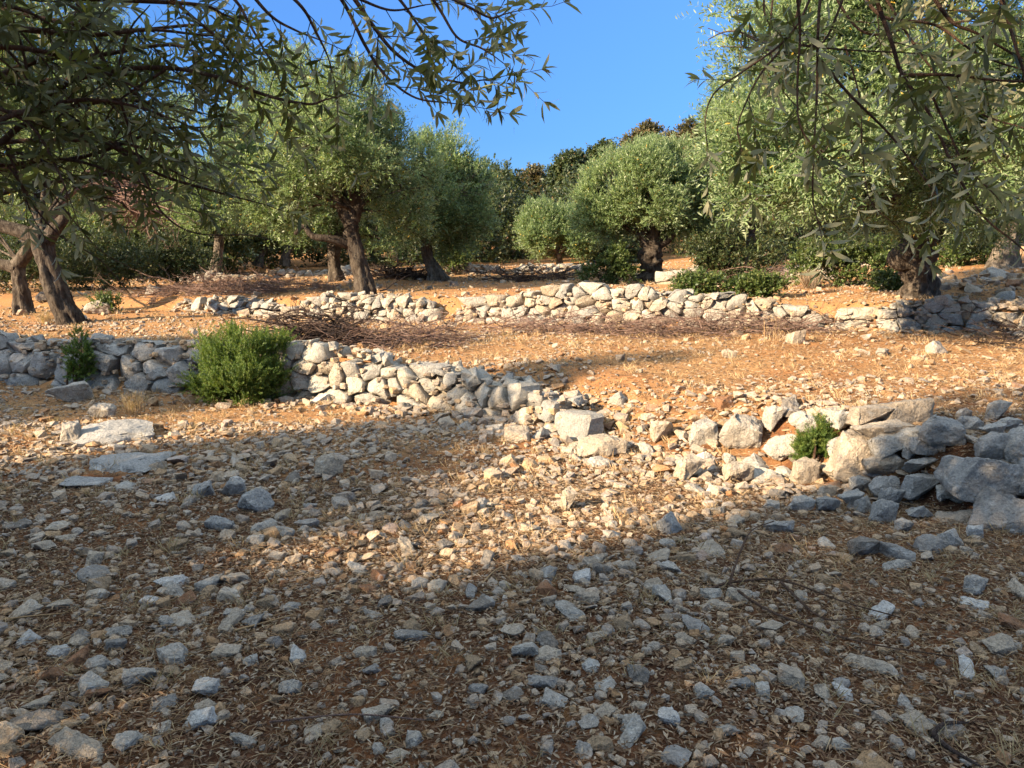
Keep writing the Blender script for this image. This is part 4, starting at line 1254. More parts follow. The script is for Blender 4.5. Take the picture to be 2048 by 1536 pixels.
def oak(px, py, hw, d, kind, label, seed):
    rr = random.Random(seed)
    q = wp(px, py, d)
    R = hw * d / FPX
    zb = zg(q.x, d)
    H = max(q.z - zb, 3.0)
    blobs = []
    nb = int(10 + H * 1.6)
    for i in range(nb):
        f = rr.uniform(0.08, 1.0)
        wprof = (1.0 - 0.75 * f) if kind == 'c' else math.sqrt(max(0.05, 1 - (f - 0.35) ** 2 / 0.5))
        a = rr.uniform(0, 6.28)
        rad = R * wprof * rr.uniform(0.2, 1.0) * 1.1
        br = R * rr.uniform(0.30, 0.50) * (0.75 if kind == 'c' else 1)
        z = zb + 0.5 + f * (H - br * 0.8 - 0.5)
        blobs.append((q.x + math.cos(a) * rad, d + math.sin(a) * rad, z, br, br, br * 0.8))
    blobs.append((q.x, d, q.z - R * 0.30, R * 0.35, R * 0.35, R * 0.32))
    for sx_ in (-0.45, 0.5):
        blobs.append((q.x + sx_ * R, d + 0.2, q.z - R * rr.uniform(0.55, 0.85), R * 0.38, R * 0.38, R * 0.35))
    mat = M_BROWNOAK if kind in 'bg' else M_OAK
    tr = [(q.x, d, zb - 0.1, 0.16), (q.x + .1, d, zb + 0.8, 0.12), (q.x, d + .05, zb + 1.6, 0.10)]
    tree('oak_tree', label, 'oak tree', (q.x, d, zb), tr, blobs, seed, mat, M_BARK, int(2500 + 480 * H), 'evergreen trees of the wood behind the grove', sides=9,
         crown_kw=dict(leaf=0.15, width=0.085, per=10, twig=0.36, up=0.4, hole=0.0, spread=1.0, shell=0.4, hscale=0.9), branches=1, gnarl=0.1, lobes=0, limb_r=0.4)
for i, o_ in enumerate(OAKS):
    oak(*o_, 40 + i)

# ------------------------------------------------------------------ shrubs
def shrub(name, label, base, blobs, seed, mat, twigs, cat='bush', group='green bushes among the walls', stems=8, kw={}):
    rng = np.random.default_rng(seed); rr = random.Random(seed)
    root = thing(name, label, cat, base, group)
    wg, cg = Geo(), Geo()
    for i in range(stems):
        b = blobs[i % len(blobs)]
        e = Vector(b[:3]) + Vector((rr.uniform(-.6, .6) * b[3], rr.uniform(-.6, .6) * b[4], rr.uniform(0, .6) * b[5]))
        s = Vector(base) + Vector((rr.uniform(-.06, .06), rr.uniform(-.06, .06), -0.03))
        m_ = s.lerp(e, 0.5) + Vector((rr.uniform(-.1, .1), rr.uniform(-.1, .1), 0)) * (e - s).length
        limb(wg, [(*s, 0.014), (*m_, 0.009), (*e, 0.004)], 5, 6, 0, 0)
    crown(cg, rng, blobs, twigs, **kw)
    wg.build('stem', M_TWIG, root, True, root.location)
    cg.build('foliage', mat, root, True, root.location)
    return root
JK = dict(leaf=0.026, width=0.0075, per=44, twig=0.17, up=1.2, hole=0.22, spread=0.8, shell=0.55, hscale=4.5)
p = gp(490, 806)
p = Vector((p.x, p.y + 0.02, zg(p.x, p.y)))
shrub('juniper_bush', 'big bright green feathery bush in front of the dry stone wall', p,
      px_blobs([(490, 715, 58), (430, 725, 40), (545, 715, 36), (420, 755, 40), (480, 760, 60, -.15), (540, 750, 36), (470, 790, 50, -.1), (525, 785, 36), (408, 690, 20), (555, 690, 18), (455, 680, 18), (505, 675, 16), (430, 780, 36)], p.y + 0.05),
      60, M_JUN, 3600, stems=14, kw=dict(JK, hole=0.20, twig=0.21, up=1.4))
p = gp(1630, 935)
shrub('juniper_bush', 'small upright green bush growing among the sunlit boulders', p,
      px_blobs([(1630, 905, 24), (1622, 885, 18), (1640, 885, 18), (1631, 865, 14), (1632, 850, 8), (1615, 910, 16), (1648, 910, 16), (1630, 922, 22)], p.y + 0.05), 61, M_JUN, 620, stems=9,
      kw=dict(JK, leaf=0.024, width=0.005, twig=0.11, hscale=6))
p = gp(165, 772)
p = Vector((p.x, p.y - 0.22, zg(p.x, p.y - 0.22)))
shrub('sapling', 'spindly green sapling growing up the face of the left grey wall', p,
      px_blobs([(160, 680, 14), (160, 710, 22), (165, 740, 24), (150, 755, 18), (175, 720, 14)], p.y), 62, M_JUN, 260, cat='sapling', stems=6, kw=dict(JK, leaf=0.03, twig=0.12, hscale=5, hole=0.1))
SK = dict(leaf=0.055, width=0.028, per=12, twig=0.16, up=0.7, hole=0.0, spread=1.0, shell=0.4, hscale=2)
for i, (lab, d, bl, n) in enumerate((
        ('low bright green shrub at the foot of the round silvery olive', 17.2, [(1180, 552, 18), (1210, 545, 22), (1245, 550, 22), (1262, 552, 16), (1225, 530, 24), (1235, 515, 20)], 900),
        ('low green cushion shrub on top of the long fitted wall, left one', 13.6, [(1370, 572, 20), (1400, 568, 24), (1432, 574, 18)], 420),
        ('low green cushion shrub on top of the long fitted wall, right one', 13.4, [(1478, 578, 20), (1510, 574, 26), (1545, 578, 24), (1560, 584, 14)], 520),
        ('small bright shrub left of the stout right trunk', 13.4, [(1770, 572, 22), (1790, 566, 18)], 260),
        ('tall loose green shrub behind the rubble left of the stout right trunk', 14.6, [(1620, 535, 36), (1680, 530, 42), (1740, 535, 40), (1690, 505, 36), (1630, 510, 30), (1755, 505, 30)], 1500),
        ('green shrub between the stout right trunk and the pale right trunk', 17.5, [(1900, 505, 36), (1945, 520, 30), (1960, 495, 30)], 900),
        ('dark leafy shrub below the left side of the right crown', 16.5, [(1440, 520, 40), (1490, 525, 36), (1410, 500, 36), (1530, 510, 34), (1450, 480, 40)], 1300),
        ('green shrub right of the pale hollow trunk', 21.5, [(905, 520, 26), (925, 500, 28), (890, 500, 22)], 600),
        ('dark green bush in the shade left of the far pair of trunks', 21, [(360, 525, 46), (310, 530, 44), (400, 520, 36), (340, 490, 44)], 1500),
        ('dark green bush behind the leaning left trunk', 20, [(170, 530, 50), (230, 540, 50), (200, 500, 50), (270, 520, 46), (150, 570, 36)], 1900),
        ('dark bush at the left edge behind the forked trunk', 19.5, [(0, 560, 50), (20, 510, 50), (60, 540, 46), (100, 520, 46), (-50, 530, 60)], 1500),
        ('small green tuft by the tumbled grey wall', 16.2, [(205, 608, 18), (225, 606, 14)], 160),
        )):
    q0 = wp(bl[0][0], 500, d)
    bls = px_blobs(bl, d)
    cx = sum(b[0] for b in bls) / len(bls)
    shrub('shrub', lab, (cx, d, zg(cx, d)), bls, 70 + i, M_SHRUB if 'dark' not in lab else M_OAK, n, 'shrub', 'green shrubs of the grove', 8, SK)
# far dense thicket under the wood, past counting
rng = np.random.default_rng(88)
g = Geo()
bl = []
for i in range(190):
    x = rng.uniform(-28, 30); y = rng.uniform(28.5, 36)
    if x > 6: y -= rng.uniform(0, 6)
    r = rng.uniform(0.7, 1.4)
    bl.append((x, y, zg(x, y) + r * rng.uniform(0.3, 2.2), r, r, r))
for i in range(60):
    x = rng.uniform(5.5, 17) if i % 2 else rng.uniform(-19, -9)
    y = rng.uniform(21, 27) if i % 2 else rng.uniform(23.5, 28)
    r = rng.uniform(0.6, 1.1)
    bl.append((x, y, zg(x, y) + r * rng.uniform(0.3, 1.4), r, r, r))
crown(g, rng, bl, 46000, leaf=0.14, width=0.075, per=9, twig=0.35, up=0.5, hole=-0.1, spread=1.0, shell=0.3)
o = g.build('undergrowth', M_OAK, None, True)
o['kind'] = 'stuff'
tag(o, 'dark dense undergrowth below the trees of the wood', 'undergrowth')

# dry plants
def dry_plant(label, p, h, n, seed, spread=0.4, cat='dry plant', mat=M_DRY):
    rng = np.random.default_rng(seed)
    g = Geo()
    a = rng.uniform(0, 6.28, n); le = rng.uniform(0, spread, n)
    D = np.stack([np.cos(a) * le, np.sin(a) * le, np.ones(n)], 1)
    P = np.array(p[:])[None] + np.stack([np.cos(a), np.sin(a), 0 * a], 1) * rng.uniform(0, 0.10, n)[:, None]
    leaf_quads(g, P, D, np.stack([np.cos(a + 1.5), np.sin(a + 1.5), 0.01 + 0 * a], 1), h * rng.uniform(0.4, 1.0, n), 0.006, rng.uniform(0.3, 1, n), False, 0.2)
    k = n * 3
    j = rng.integers(0, n, k)
    Q = P[j] + D[j] * (h * rng.uniform(0.2, 0.8, k))[:, None]
    leaf_quads(g, Q, D[j] + rng.normal(0, 0.5, (k, 3)), rng.normal(0, 1, (k, 3)), rng.uniform(0.03, 0.08, k), 0.006, rng.uniform(0.3, 1, k))
    return tag(g.build('dry_tuft', mat, None, False, p), label, cat, 'dry tufts')
dry_plant('upright pale dry tuft at the upper end of the eroded outcrop', gp(270, 828), 0.27, 90, 91)
dry_plant('dry straw-coloured stalks on the terrace right of the brush row', gp(1545, 690), 0.5, 14, 92, 0.08)
dry_plant('grey-brown dry shrub on top of the wall left of the stout trunk', wp(1620, 578, 13.6), 0.36, 220, 93, 0.9, mat=M_LITTER)
dry_plant('short dry tuft at the foot of the leaning left trunk', gp(90, 648), 0.25, 120, 94, 0.8)

# ------------------------------------------------------------------ cut brushwood
def brush(label, pts, seed, mat, n, ln, height, thick=0.006, spread=0.35, lab2='brush pile'):
    rr = random.Random(seed)
    P = Path([(p.x, p.y) for p in pts]) if len(pts) > 1 else None
    c = pts[len(pts) // 2]
    root_loc = (c.x, c.y, zg(c.x, c.y))
    g = Geo()
    for i in range(n):
        if P:
            x, y, tx, ty = P.at(rr.uniform(0, P.L))
        else:
            x, y, tx, ty = c.x, c.y, 1, 0
        x += rr.gauss(0, spread * 0.5); y += rr.gauss(0, spread * 0.5)
        z0 = zg(x, y) + abs(rr.gauss(0, 0.5)) * height
        a = math.atan2(ty, tx) + rr.choice([0, math.pi]) + rr.gauss(0, 0.7)
        L = ln * rr.uniform(0.4, 1.2)
        q = Vector((x, y, z0)); dirv = Vector((math.cos(a), math.sin(a), rr.uniform(-0.05, 0.35)))
        pl, rad = [q.copy()], [thick * rr.uniform(0.6, 1.8)]
        for k in range(5):
            dirv = (dirv + Vector((rr.gauss(0, .22), rr.gauss(0, .22), rr.gauss(-0.04, .16)))).normalized()
            q = q + dirv * L / 5
            q.z = max(q.z, zg(q.x, q.y) + 0.01)
            pl.append(q.copy()); rad.append(rad[0] * (1 - 0.17 * (k + 1)))
        tube(g, pl, rad, 4)
        for k in range(rr.randrange(3, 8)):
            s = pl[rr.randrange(1, 5)]
            dv = (dirv + Vector((rr.gauss(0, .7), rr.gauss(0, .7), rr.gauss(0.25, .5)))).normalized()
            l2 = L * rr.uniform(0.15, 0.4)
            e = s + dv * l2
            e.z = max(e.z, zg(e.x, e.y) + 0.005)
            md = s.lerp(e, 0.5) + Vector((rr.gauss(0, .06), rr.gauss(0, .06), rr.gauss(0, .06))) * l2
            tube(g, [s, md, e], [rad[0] * 0.45, rad[0] * 0.32, 0.0015], 3)
    return tag(g.build('brush_pile', mat, None, True, root_loc), label, lab2, 'heaps of cut olive brushwood')
brush('dense dark heap of cut branches right behind the big green bush', [gp(590, 692), gp(650, 690), gp(700, 690)], 101, M_BRUSHD, 210, 0.70, 0.45, 0.010, 0.35)
brush('thin grey-brown brush spread on the terrace right of the dark heap', [gp(740, 690), gp(820, 690), gp(890, 685)], 102, M_BRUSH, 170, 0.8, 0.22, 0.006, 0.6)
brush('long row of reddish cut twigs along the foot of the fitted wall', [gp(1010, 660), gp(1200, 668), gp(1400, 668), gp(1640, 664)], 103, M_BRUSH, 480, 0.7, 0.20, 0.006, 0.6)
brush('pinkish brush strewn on the upper terrace beyond the tumbled grey wall', [wp(330, 578, 18), wp(450, 575, 18), wp(600, 572, 17.5)], 104, M_BRUSH, 420, 0.9, 0.22, 0.007, 1.2)
brush('black low heap of twigs between the middle and the hollow trunk', [wp(765, 553, 20), wp(800, 553, 20), wp(845, 556, 19.5)], 105, M_BRUSHD, 200, 0.7, 0.28, 0.012, 0.4)
brush('tangle of dark twigs on the upper terrace by the far walls', [wp(1000, 560, 18.5), wp(1080, 558, 19), wp(1140, 556, 19)], 106, M_BRUSHD, 170, 0.7, 0.2, 0.008, 0.5)
brush('dry brush piled behind the shrubs right of the round silvery olive', [wp(1440, 545, 16.5), wp(1520, 545, 16), wp(1580, 548, 15.5)], 107, M_BRUSH, 80, 0.8, 0.3, 0.007, 0.5)
brush('dark twigs on the rubble at the right edge of the terrace', [gp(1960, 690), gp(2020, 690), gp(2060, 680)], 108, M_BRUSHD, 70, 0.8, 0.25, 0.007, 0.5)

def stick(label, pts, r, seed, mat=M_TWIG, name='fallen_branch', cat='branch', group='sticks lying on the gravel'):
    """a fallen branch: main stem with forks, points are (px, py, height above ground)"""
    g = Geo()
    ws = []
    for chain in pts:
        w = []
        for i, (px, py, h) in enumerate(chain):
            q = gp(px, py); 
            w.append((q.x, q.y, q.z + h + r, r * (1 - 0.75 * i / max(1, len(chain) - 1))))
        limb(g, w, 6, 12, 0.1, seed)
        ws.append(w)
    return tag(g.build(name, mat, None, True, ws[0][0][:3]), label, cat, group)
stick('forked brown branch lying on the gravel right of centre', [[(1410, 1192, .02), (1458, 1180, .03), (1560, 1182, .05), (1680, 1230, .06), (1800, 1260, .05)],
      [(1458, 1180, .03), (1475, 1150, .09), (1500, 1110, .13), (1545, 1096, .15)], [(1458, 1182, .03), (1520, 1232, .04), (1620, 1275, .04), (1740, 1310, .04), (1900, 1330, .03)],
      [(1560, 1186, .05), (1640, 1250, .03), (1720, 1262, .05)]], 0.0075, 1)
stick('short dark stick at the bottom right on red soil', [[(1860, 1478, .01), (1890, 1464, .02), (1935, 1462, .02)], [(1862, 1478, .01), (1900, 1510, .01), (1960, 1545, .01)]], 0.012, 2, M_BRUSHD)
stick('pale straight twig on the shaded gravel at left', [[(470, 1268, .01), (520, 1255, .012), (590, 1236, .012)]], 0.006, 3, M_DRY)
stick('pale dry reed lying at the left edge of the gravel', [[(-20, 1250, .01), (60, 1240, .012), (130, 1234, .012)]], 0.006, 4, M_DRY)
stick('bent pale twig on dark soil in the centre', [[(965, 1172, .01), (990, 1150, .02), (1020, 1135, .02)]], 0.005, 5, M_DRY)
stick('thin grey twig crossing the stones at bottom left of centre', [[(540, 1462, .03), (700, 1452, .04), (850, 1458, .03)]], 0.004, 6, M_BRUSH)

# ------------------------------------------------------------------ the trees overhead: boughs close to the camera
class Bough:
    def __init__(s, seed):
        s.w = Geo(); s.l = Geo(); s.rr = random.Random(seed)
        s.P, s.D, s.N, s.L, s.W, s.T = [], [], [], [], [], []
    def leaf(s, p, d, n, k=1.0):
        rr = s.rr
        s.P.append(p[:]); s.D.append(d[:]); s.N.append(n[:])
        L = rr.uniform(0.048, 0.082) * k
        s.L.append(L); s.W.append(L * rr.uniform(0.18, 0.26)); s.T.append(min(1, max(0, rr.gauss(0.5, 0.22))))
    def shoot(s, p, d, length, r, droop=0.25, leaf_from=0.15, sp=0.024, fork=0.0, bare=False, k=1.0):
        rr = s.rr
        n = max(4, int(length / 0.035))
        q = Vector(p); d = Vector(d).normalized()
        pts, rad = [q.copy()], [r]
        ph = rr.uniform(0, 6.28)
        acc = 0
        for i in range(n):
            st = length / n
            d = (d + Vector((rr.gauss(0, .07), rr.gauss(0, .07), rr.gauss(-droop * st * 2.2, .06)))).normalized()
            q = q + d * st
            pts.append(q.copy()); rad.append(max(0.0009, r * (1 - 0.85 * (i + 1) / n)))
            acc += st
            f = (i + 1) / n
            while acc > sp and not bare:
                acc -= sp
                if f < leaf_from: continue
                ph += 1.57 + rr.gauss(0, .25)
                a = d.orthogonal().normalized(); b = d.cross(a)
                for sgn in (1, -1):
                    if rr.random() < 0.14: continue
                    out = (a * math.cos(ph) + b * math.sin(ph)) * sgn
                    ld = (d * rr.uniform(0.5, 0.95) + out * rr.uniform(0.6, 1.0) + Vector((0, 0, rr.uniform(-.2, .2)))).normalized()
                    nn = (d - out * 0.5 + Vector((rr.gauss(0, .3), rr.gauss(0, .3), rr.gauss(0.5, .3))))
                    s.leaf(q, ld, nn, k)
            if fork and rr.random() < fork * st and f < 0.8:
                side = (d + Vector((rr.gauss(0, .6), rr.gauss(0, .6), rr.gauss(0, .4)))).normalized()
                s.shoot(q, side, length * rr.uniform(0.25, 0.5), max(0.0013, rad[-1] * 0.6), droop, 0.1, sp, 0, False, k)
        tube(s.w, pts, rad, 5 if r > 0.003 else 3)
        if not bare:
            for j in range(3):
                s.leaf(q, (d + Vector((rr.gauss(0, .4), rr.gauss(0, .4), rr.gauss(0, .4)))).normalized(), Vector((rr.gauss(0, .5), rr.gauss(0, .5), 1)), k)
    def bough(s, pts, r0, r1, shoots=10, length=(0.15, 0.4), start=0.15, droop=0.25, k=1.0, sp=0.024, fork=0.8, tip=True):
        """pts: world points"""
        rr = s.rr
        n = max(10, len(pts) * 6)
        S = smooth_path([(*p[:3], 0) for p in pts], n)
        rad = [r0 + (r1 - r0) * i / n for i in range(n + 1)]
        tube(s.w, S[:, :3], rad, 8, 0.05, rr.uniform(0, 9))
        for j in range(shoots):
            f = start + (1 - start) * (j + rr.random()) / max(1, shoots)
            i = min(n - 1, int(f * n))
            p = Vector(S[i, :3]); t = (Vector(S[i + 1, :3]) - p).normalized()
            a = t.orthogonal().normalized(); b = t.cross(a); ph = rr.uniform(0, 6.28)
            out = a * math.cos(ph) + b * math.sin(ph)
            s.shoot(p, t * 0.7 + out * 0.8, rr.uniform(*length), max(0.0016, rad[i] * 0.4), droop, 0.12, sp, fork, False, k)
        if tip:
            t = (Vector(S[-1, :3]) - Vector(S[-2, :3])).normalized()
            s.shoot(S[-1, :3], t, rr.uniform(0.12, 0.22), r1, droop, 0.0, sp, 0, False, k)
    def finish(s, root, leafmat, barkmat):
        leaf_quads(s.l, np.array(s.P), np.array(s.D), np.array(s.N), np.array(s.L), np.array(s.W), np.array(s.T), True, 0.22)
        s.w.build('branches', barkmat, root, True, root.location)
        s.l.build('near_foliage', leafmat, root, True, root.location)
def W_(items): return [wp(i[0], i[1], min(i[2], 2.4 + 0.3 * (i[2] - 2.4))) if i[0] < 1024 else wp(*i) for i in items]

# left overhead tree: its trunk stands out of the picture to the left
def overhead(label, base, fork, blobs, seed, twigs, hole=0.05):
    root = tree('olive_tree', label, 'olive tree', base,
                [(base[0], base[1], base[2] - 0.1, 0.36), (base[0] + .05, base[1], base[2] + 0.5, 0.27), (base[0] + .1, base[1] + .05, base[2] + 1.0, 0.25), (*fork, 0.2)],
                blobs, seed, M_OLIVE, M_BARK, twigs, OL, sides=20, lobes=0.2,
                crown_kw=dict(leaf=0.068, width=0.018, per=16, twig=0.32, up=0.25, droop=0.1, hole=hole, near=False), branches=6, limb_r=0.4, deadwood=200)
    return root
rootL = overhead('olive whose dark boughs hang over the top left of the picture', (-4.1, -0.2, 0), (-3.9, 0.0, 1.6),
                 [(-4.4, -0.5, 3.3, 1.3, 1.3, 1.1), (-3.3, -0.6, 3.6, 1.2, 1.1, 1.0), (-3.7, 0.3, 3.0, 0.95, 0.85, 0.9), (-2.6, -0.9, 2.9, 1.0, 0.9, 0.8), (-5.2, -1.2, 3.0, 1.2, 1.2, 1.0),
                  (-3.4, -1.8, 3.2, 1.2, 1.0, 1.0), (-3.2, 0.5, 3.9, 0.9, 0.8, 0.7), (-4.6, 0.5, 1.8, 0.75, 0.6, 0.65), (-3.8, 0.75, 1.95, 0.55, 0.45, 0.5), (-4.2, 0.25, 2.1, 0.7, 0.7, 0.6), (-4.9, 0.2, 5.2, 0.65, 0.6, 0.55), (-4.4, -0.1, 5.0, 0.7, 0.6, 0.6)], 201, 9500, 0.09)
B = Bough(202)
Wp = W_
hub = Vector((-3.3, 1.2, 2.2))
for pts, r0, r1, ns, ln in (
    ([(-60, 120, 2.7), (0, 150, 2.8), (60, 180, 2.85), (150, 240, 2.9), (300, 340, 3.0), (420, 380, 3.05), (480, 396, 3.1)], .010, .003, 3, (.1, .22)),
    ([(-60, 300, 2.5), (0, 285, 2.6), (58, 248, 2.7), (170, 275, 2.8), (250, 300, 2.85), (330, 335, 2.95)], .013, .004, 8, (.2, .45)),
    ([(50, 235, 2.7), (150, 160, 2.75), (300, 135, 2.75), (420, 150, 2.7), (530, 190, 2.6), (615, 208, 2.55), (650, 200, 2.5)], .009, .003, 7, (.12, .30)),
    ([(-60, 40, 2.4), (60, 60, 2.5), (180, 70, 2.6), (300, 60, 2.65), (400, 70, 2.7)], .011, .003, 14, (.15, .35)),
    ([(-60, -40, 2.5), (100, -10, 2.6), (250, 0, 2.65), (400, 10, 2.7), (450, 30, 2.75)], .012, .003, 14, (.15, .35)),
    ([(-60, 180, 2.9), (80, 120, 3.0), (200, 110, 3.1), (330, 90, 3.2), (400, 105, 3.2)], .011, .003, 10, (.12, .3)),
    ([(-60, 350, 3.1), (60, 330, 3.1), (180, 310, 3.15), (320, 260, 3.2), (400, 255, 3.2)], .010, .003, 10, (.12, .28)),
    ([(-60, 230, 3.4), (100, 220, 3.4), (230, 200, 3.4), (330, 210, 3.4), (400, 225, 3.3)], .010, .003, 14, (.15, .32)),
    ([(-160, 150, 2.4), (-40, 200, 2.4), (60, 250, 2.4), (110, 330, 2.4), (140, 400, 2.4)], .008, .002, 10, (.12, .26)),
    ([(-160, 250, 2.6), (-40, 290, 2.6), (30, 350, 2.6), (60, 420, 2.6)], .008, .002, 7, (.12, .24)),
    ([(-160, 20, 2.6), (-40, 60, 2.6), (40, 130, 2.6), (70, 220, 2.6)], .008, .002, 11, (.12, .30)),
    ([(-160, -60, 2.4), (-20, 0, 2.4), (70, 30, 2.4), (140, 80, 2.4)], .008, .002, 11, (.12, .30)),
    ([(-160, 330, 2.8), (0, 330, 2.8), (140, 320, 2.8), (260, 360, 2.8), (340, 400, 2.8)], .008, .002, 10, (.12, .24)),
    ([(-60, 260, 2.3), (60, 220, 2.4), (160, 200, 2.5), (260, 210, 2.5), (350, 240, 2.5)], .009, .003, 8, (.12, .28)),
    ([(-60, 90, 2.3), (70, 100, 2.4), (180, 130, 2.5), (280, 180, 2.5)], .009, .003, 7, (.12, .28)),
    ([(-60, 400, 3.3), (80, 370, 3.3), (200, 350, 3.3), (280, 365, 3.3)], .009, .003, 5, (.1, .25)),
    ([(-60, 0, 3.2), (100, 40, 3.2), (250, 60, 3.2), (400, 50, 3.2), (440, 70, 3.2)], .009, .003, 15, (.15, .32)),
    ([(-60, 150, 3.5), (100, 160, 3.5), (260, 150, 3.5), (380, 170, 3.5)], .009, .003, 10, (.12, .28)),
    ([(-60, 290, 3.6), (100, 280, 3.6), (260, 290, 3.6), (380, 330, 3.6)], .009, .003, 10, (.12, .28)),
    ([(300, -40, 2.6), (380, 30, 2.7), (450, 90, 2.8), (490, 150, 2.8)], .007, .002, 5, (.10, .22)),
    ([(150, -40, 2.9), (170, 60, 2.95), (240, 160, 3.0), (320, 230, 3.1), (370, 290, 3.1)], .009, .003, 8, (.12, .28)),
    ([(400, -60, 2.5), (470, 0, 2.6), (500, 50, 2.6), (540, 120, 2.6), (555, 150, 2.6)], .006, .002, 3, (.12, .25)),
    ([(520, -60, 2.5), (600, 10, 2.6), (630, 60, 2.65), (650, 100, 2.7), (660, 125, 2.7)], .006, .002, 4, (.12, .28)),
    ([(480, -40, 2.8), (540, 30, 2.8), (590, 60, 2.8), (640, 80, 2.8)], .006, .002, 3, (.12, .26)),
    ([(640, -60, 2.4), (690, 10, 2.5), (730, 90, 2.55), (770, 150, 2.6), (830, 195, 2.6), (900, 206, 2.6)], .007, .002, 5, (.10, .25)),
    ([(690, -30, 2.4), (745, 50, 2.5), (790, 105, 2.55), (850, 145, 2.6), (920, 165, 2.6), (965, 160, 2.6)], .007, .002, 7, (.12, .26)),
    ([(740, -60, 2.5), (800, 0, 2.6), (850, 70, 2.6), (880, 100, 2.6)], .006, .002, 4, (.12, .28)),
    ([(840, -40, 2.4), (880, 20, 2.5), (915, 75, 2.5), (960, 95, 2.5), (985, 110, 2.5)], .005, .002, 5, (.10, .22)),
    ([(850, -30, 2.4), (930, 10, 2.45), (980, 35, 2.5), (1010, 28, 2.5)], .005, .002, 5, (.10, .20)),
    ([(620, -40, 2.3), (700, -10, 2.35), (780, 20, 2.4), (850, 10, 2.45)], .006, .002, 4, (.12, .28)),
):
    B.bough(Wp(pts), r0, r1, round(ns * 0.95), ln, droop=0.12, start=0.0 if pts[0][0] < 0 else 0.15, k=0.80, sp=0.021)
# bare drooping twigs
for pts, r0 in (([(240, 200, 2.6), (300, 380, 2.7), (340, 440, 2.75), (400, 468, 2.8), (500, 470, 2.9), (540, 480, 2.9)], .004),
                ([(10, 290, 2.5), (60, 400, 2.6), (120, 470, 2.7), (200, 520, 2.75), (262, 590, 2.8)], .004), ([(40, 300, 2.7), (130, 420, 2.8), (200, 500, 2.9), (270, 540, 2.9)], .003),
                ([(170, 390, 2.8), (230, 400, 2.8), (265, 425, 2.85)], .004), ([(20, 290, 3.0), (40, 380, 3.0), (70, 430, 3.0)], .003), ([(58, 248, 2.7), (52, 130, 2.7), (20, 20, 2.65), (0, -40, 2.6)], .006),
                ([(235, 140, 2.7), (260, 60, 2.7), (300, 10, 2.7)], .005), ([(330, 140, 2.7), (240, 200, 2.75), (205, 250, 2.8)], .005)):
    S = smooth_path([(*p, 0) for p in Wp(pts)], 24)
    tube(B.w, S[:, :3], [r0 * (1 - 0.7 * i / 24) for i in range(25)], 5)
# limbs that carry the boughs in from the trunk
for e in ((-160, 150, 2.4), (-160, 250, 2.6), (-160, 20, 2.6), (-160, -60, 2.4), (-160, 330, 2.8), (-60, 260, 2.3), (-60, 90, 2.3), (-60, 400, 3.3), (-60, 0, 3.2), (-60, 150, 3.5), (-60, 290, 3.6), (300, -40, 2.6), (-60, 300, 2.5), (-60, 120, 2.7), (-60, 40, 2.4), (-60, -40, 2.5), (-60, 180, 2.9), (-60, 350, 3.1), (-60, 230, 3.4), (150, -40, 2.9), (400, -60, 2.5), (520, -60, 2.5), (640, -60, 2.4), (690, -30, 2.4),
          (740, -60, 2.5), (840, -40, 2.4), (620, -40, 2.3), (480, -40, 2.8), (850, -30, 2.4)):
    q = W_([e])[0]
    mid = hub.lerp(q, 0.5) + Vector((0, 0, 0.22 if e[0] > 0 else 0.05))
    limb(B.w, [(*(-3.9, 0.0, 1.6), .06), (*hub, .035), (*mid, .018), (*q, .010 if e[0] < 0 else .006)], 6, 14, 0.06, 1)
B.finish(rootL, M_OLIVEN, M_TWIG)

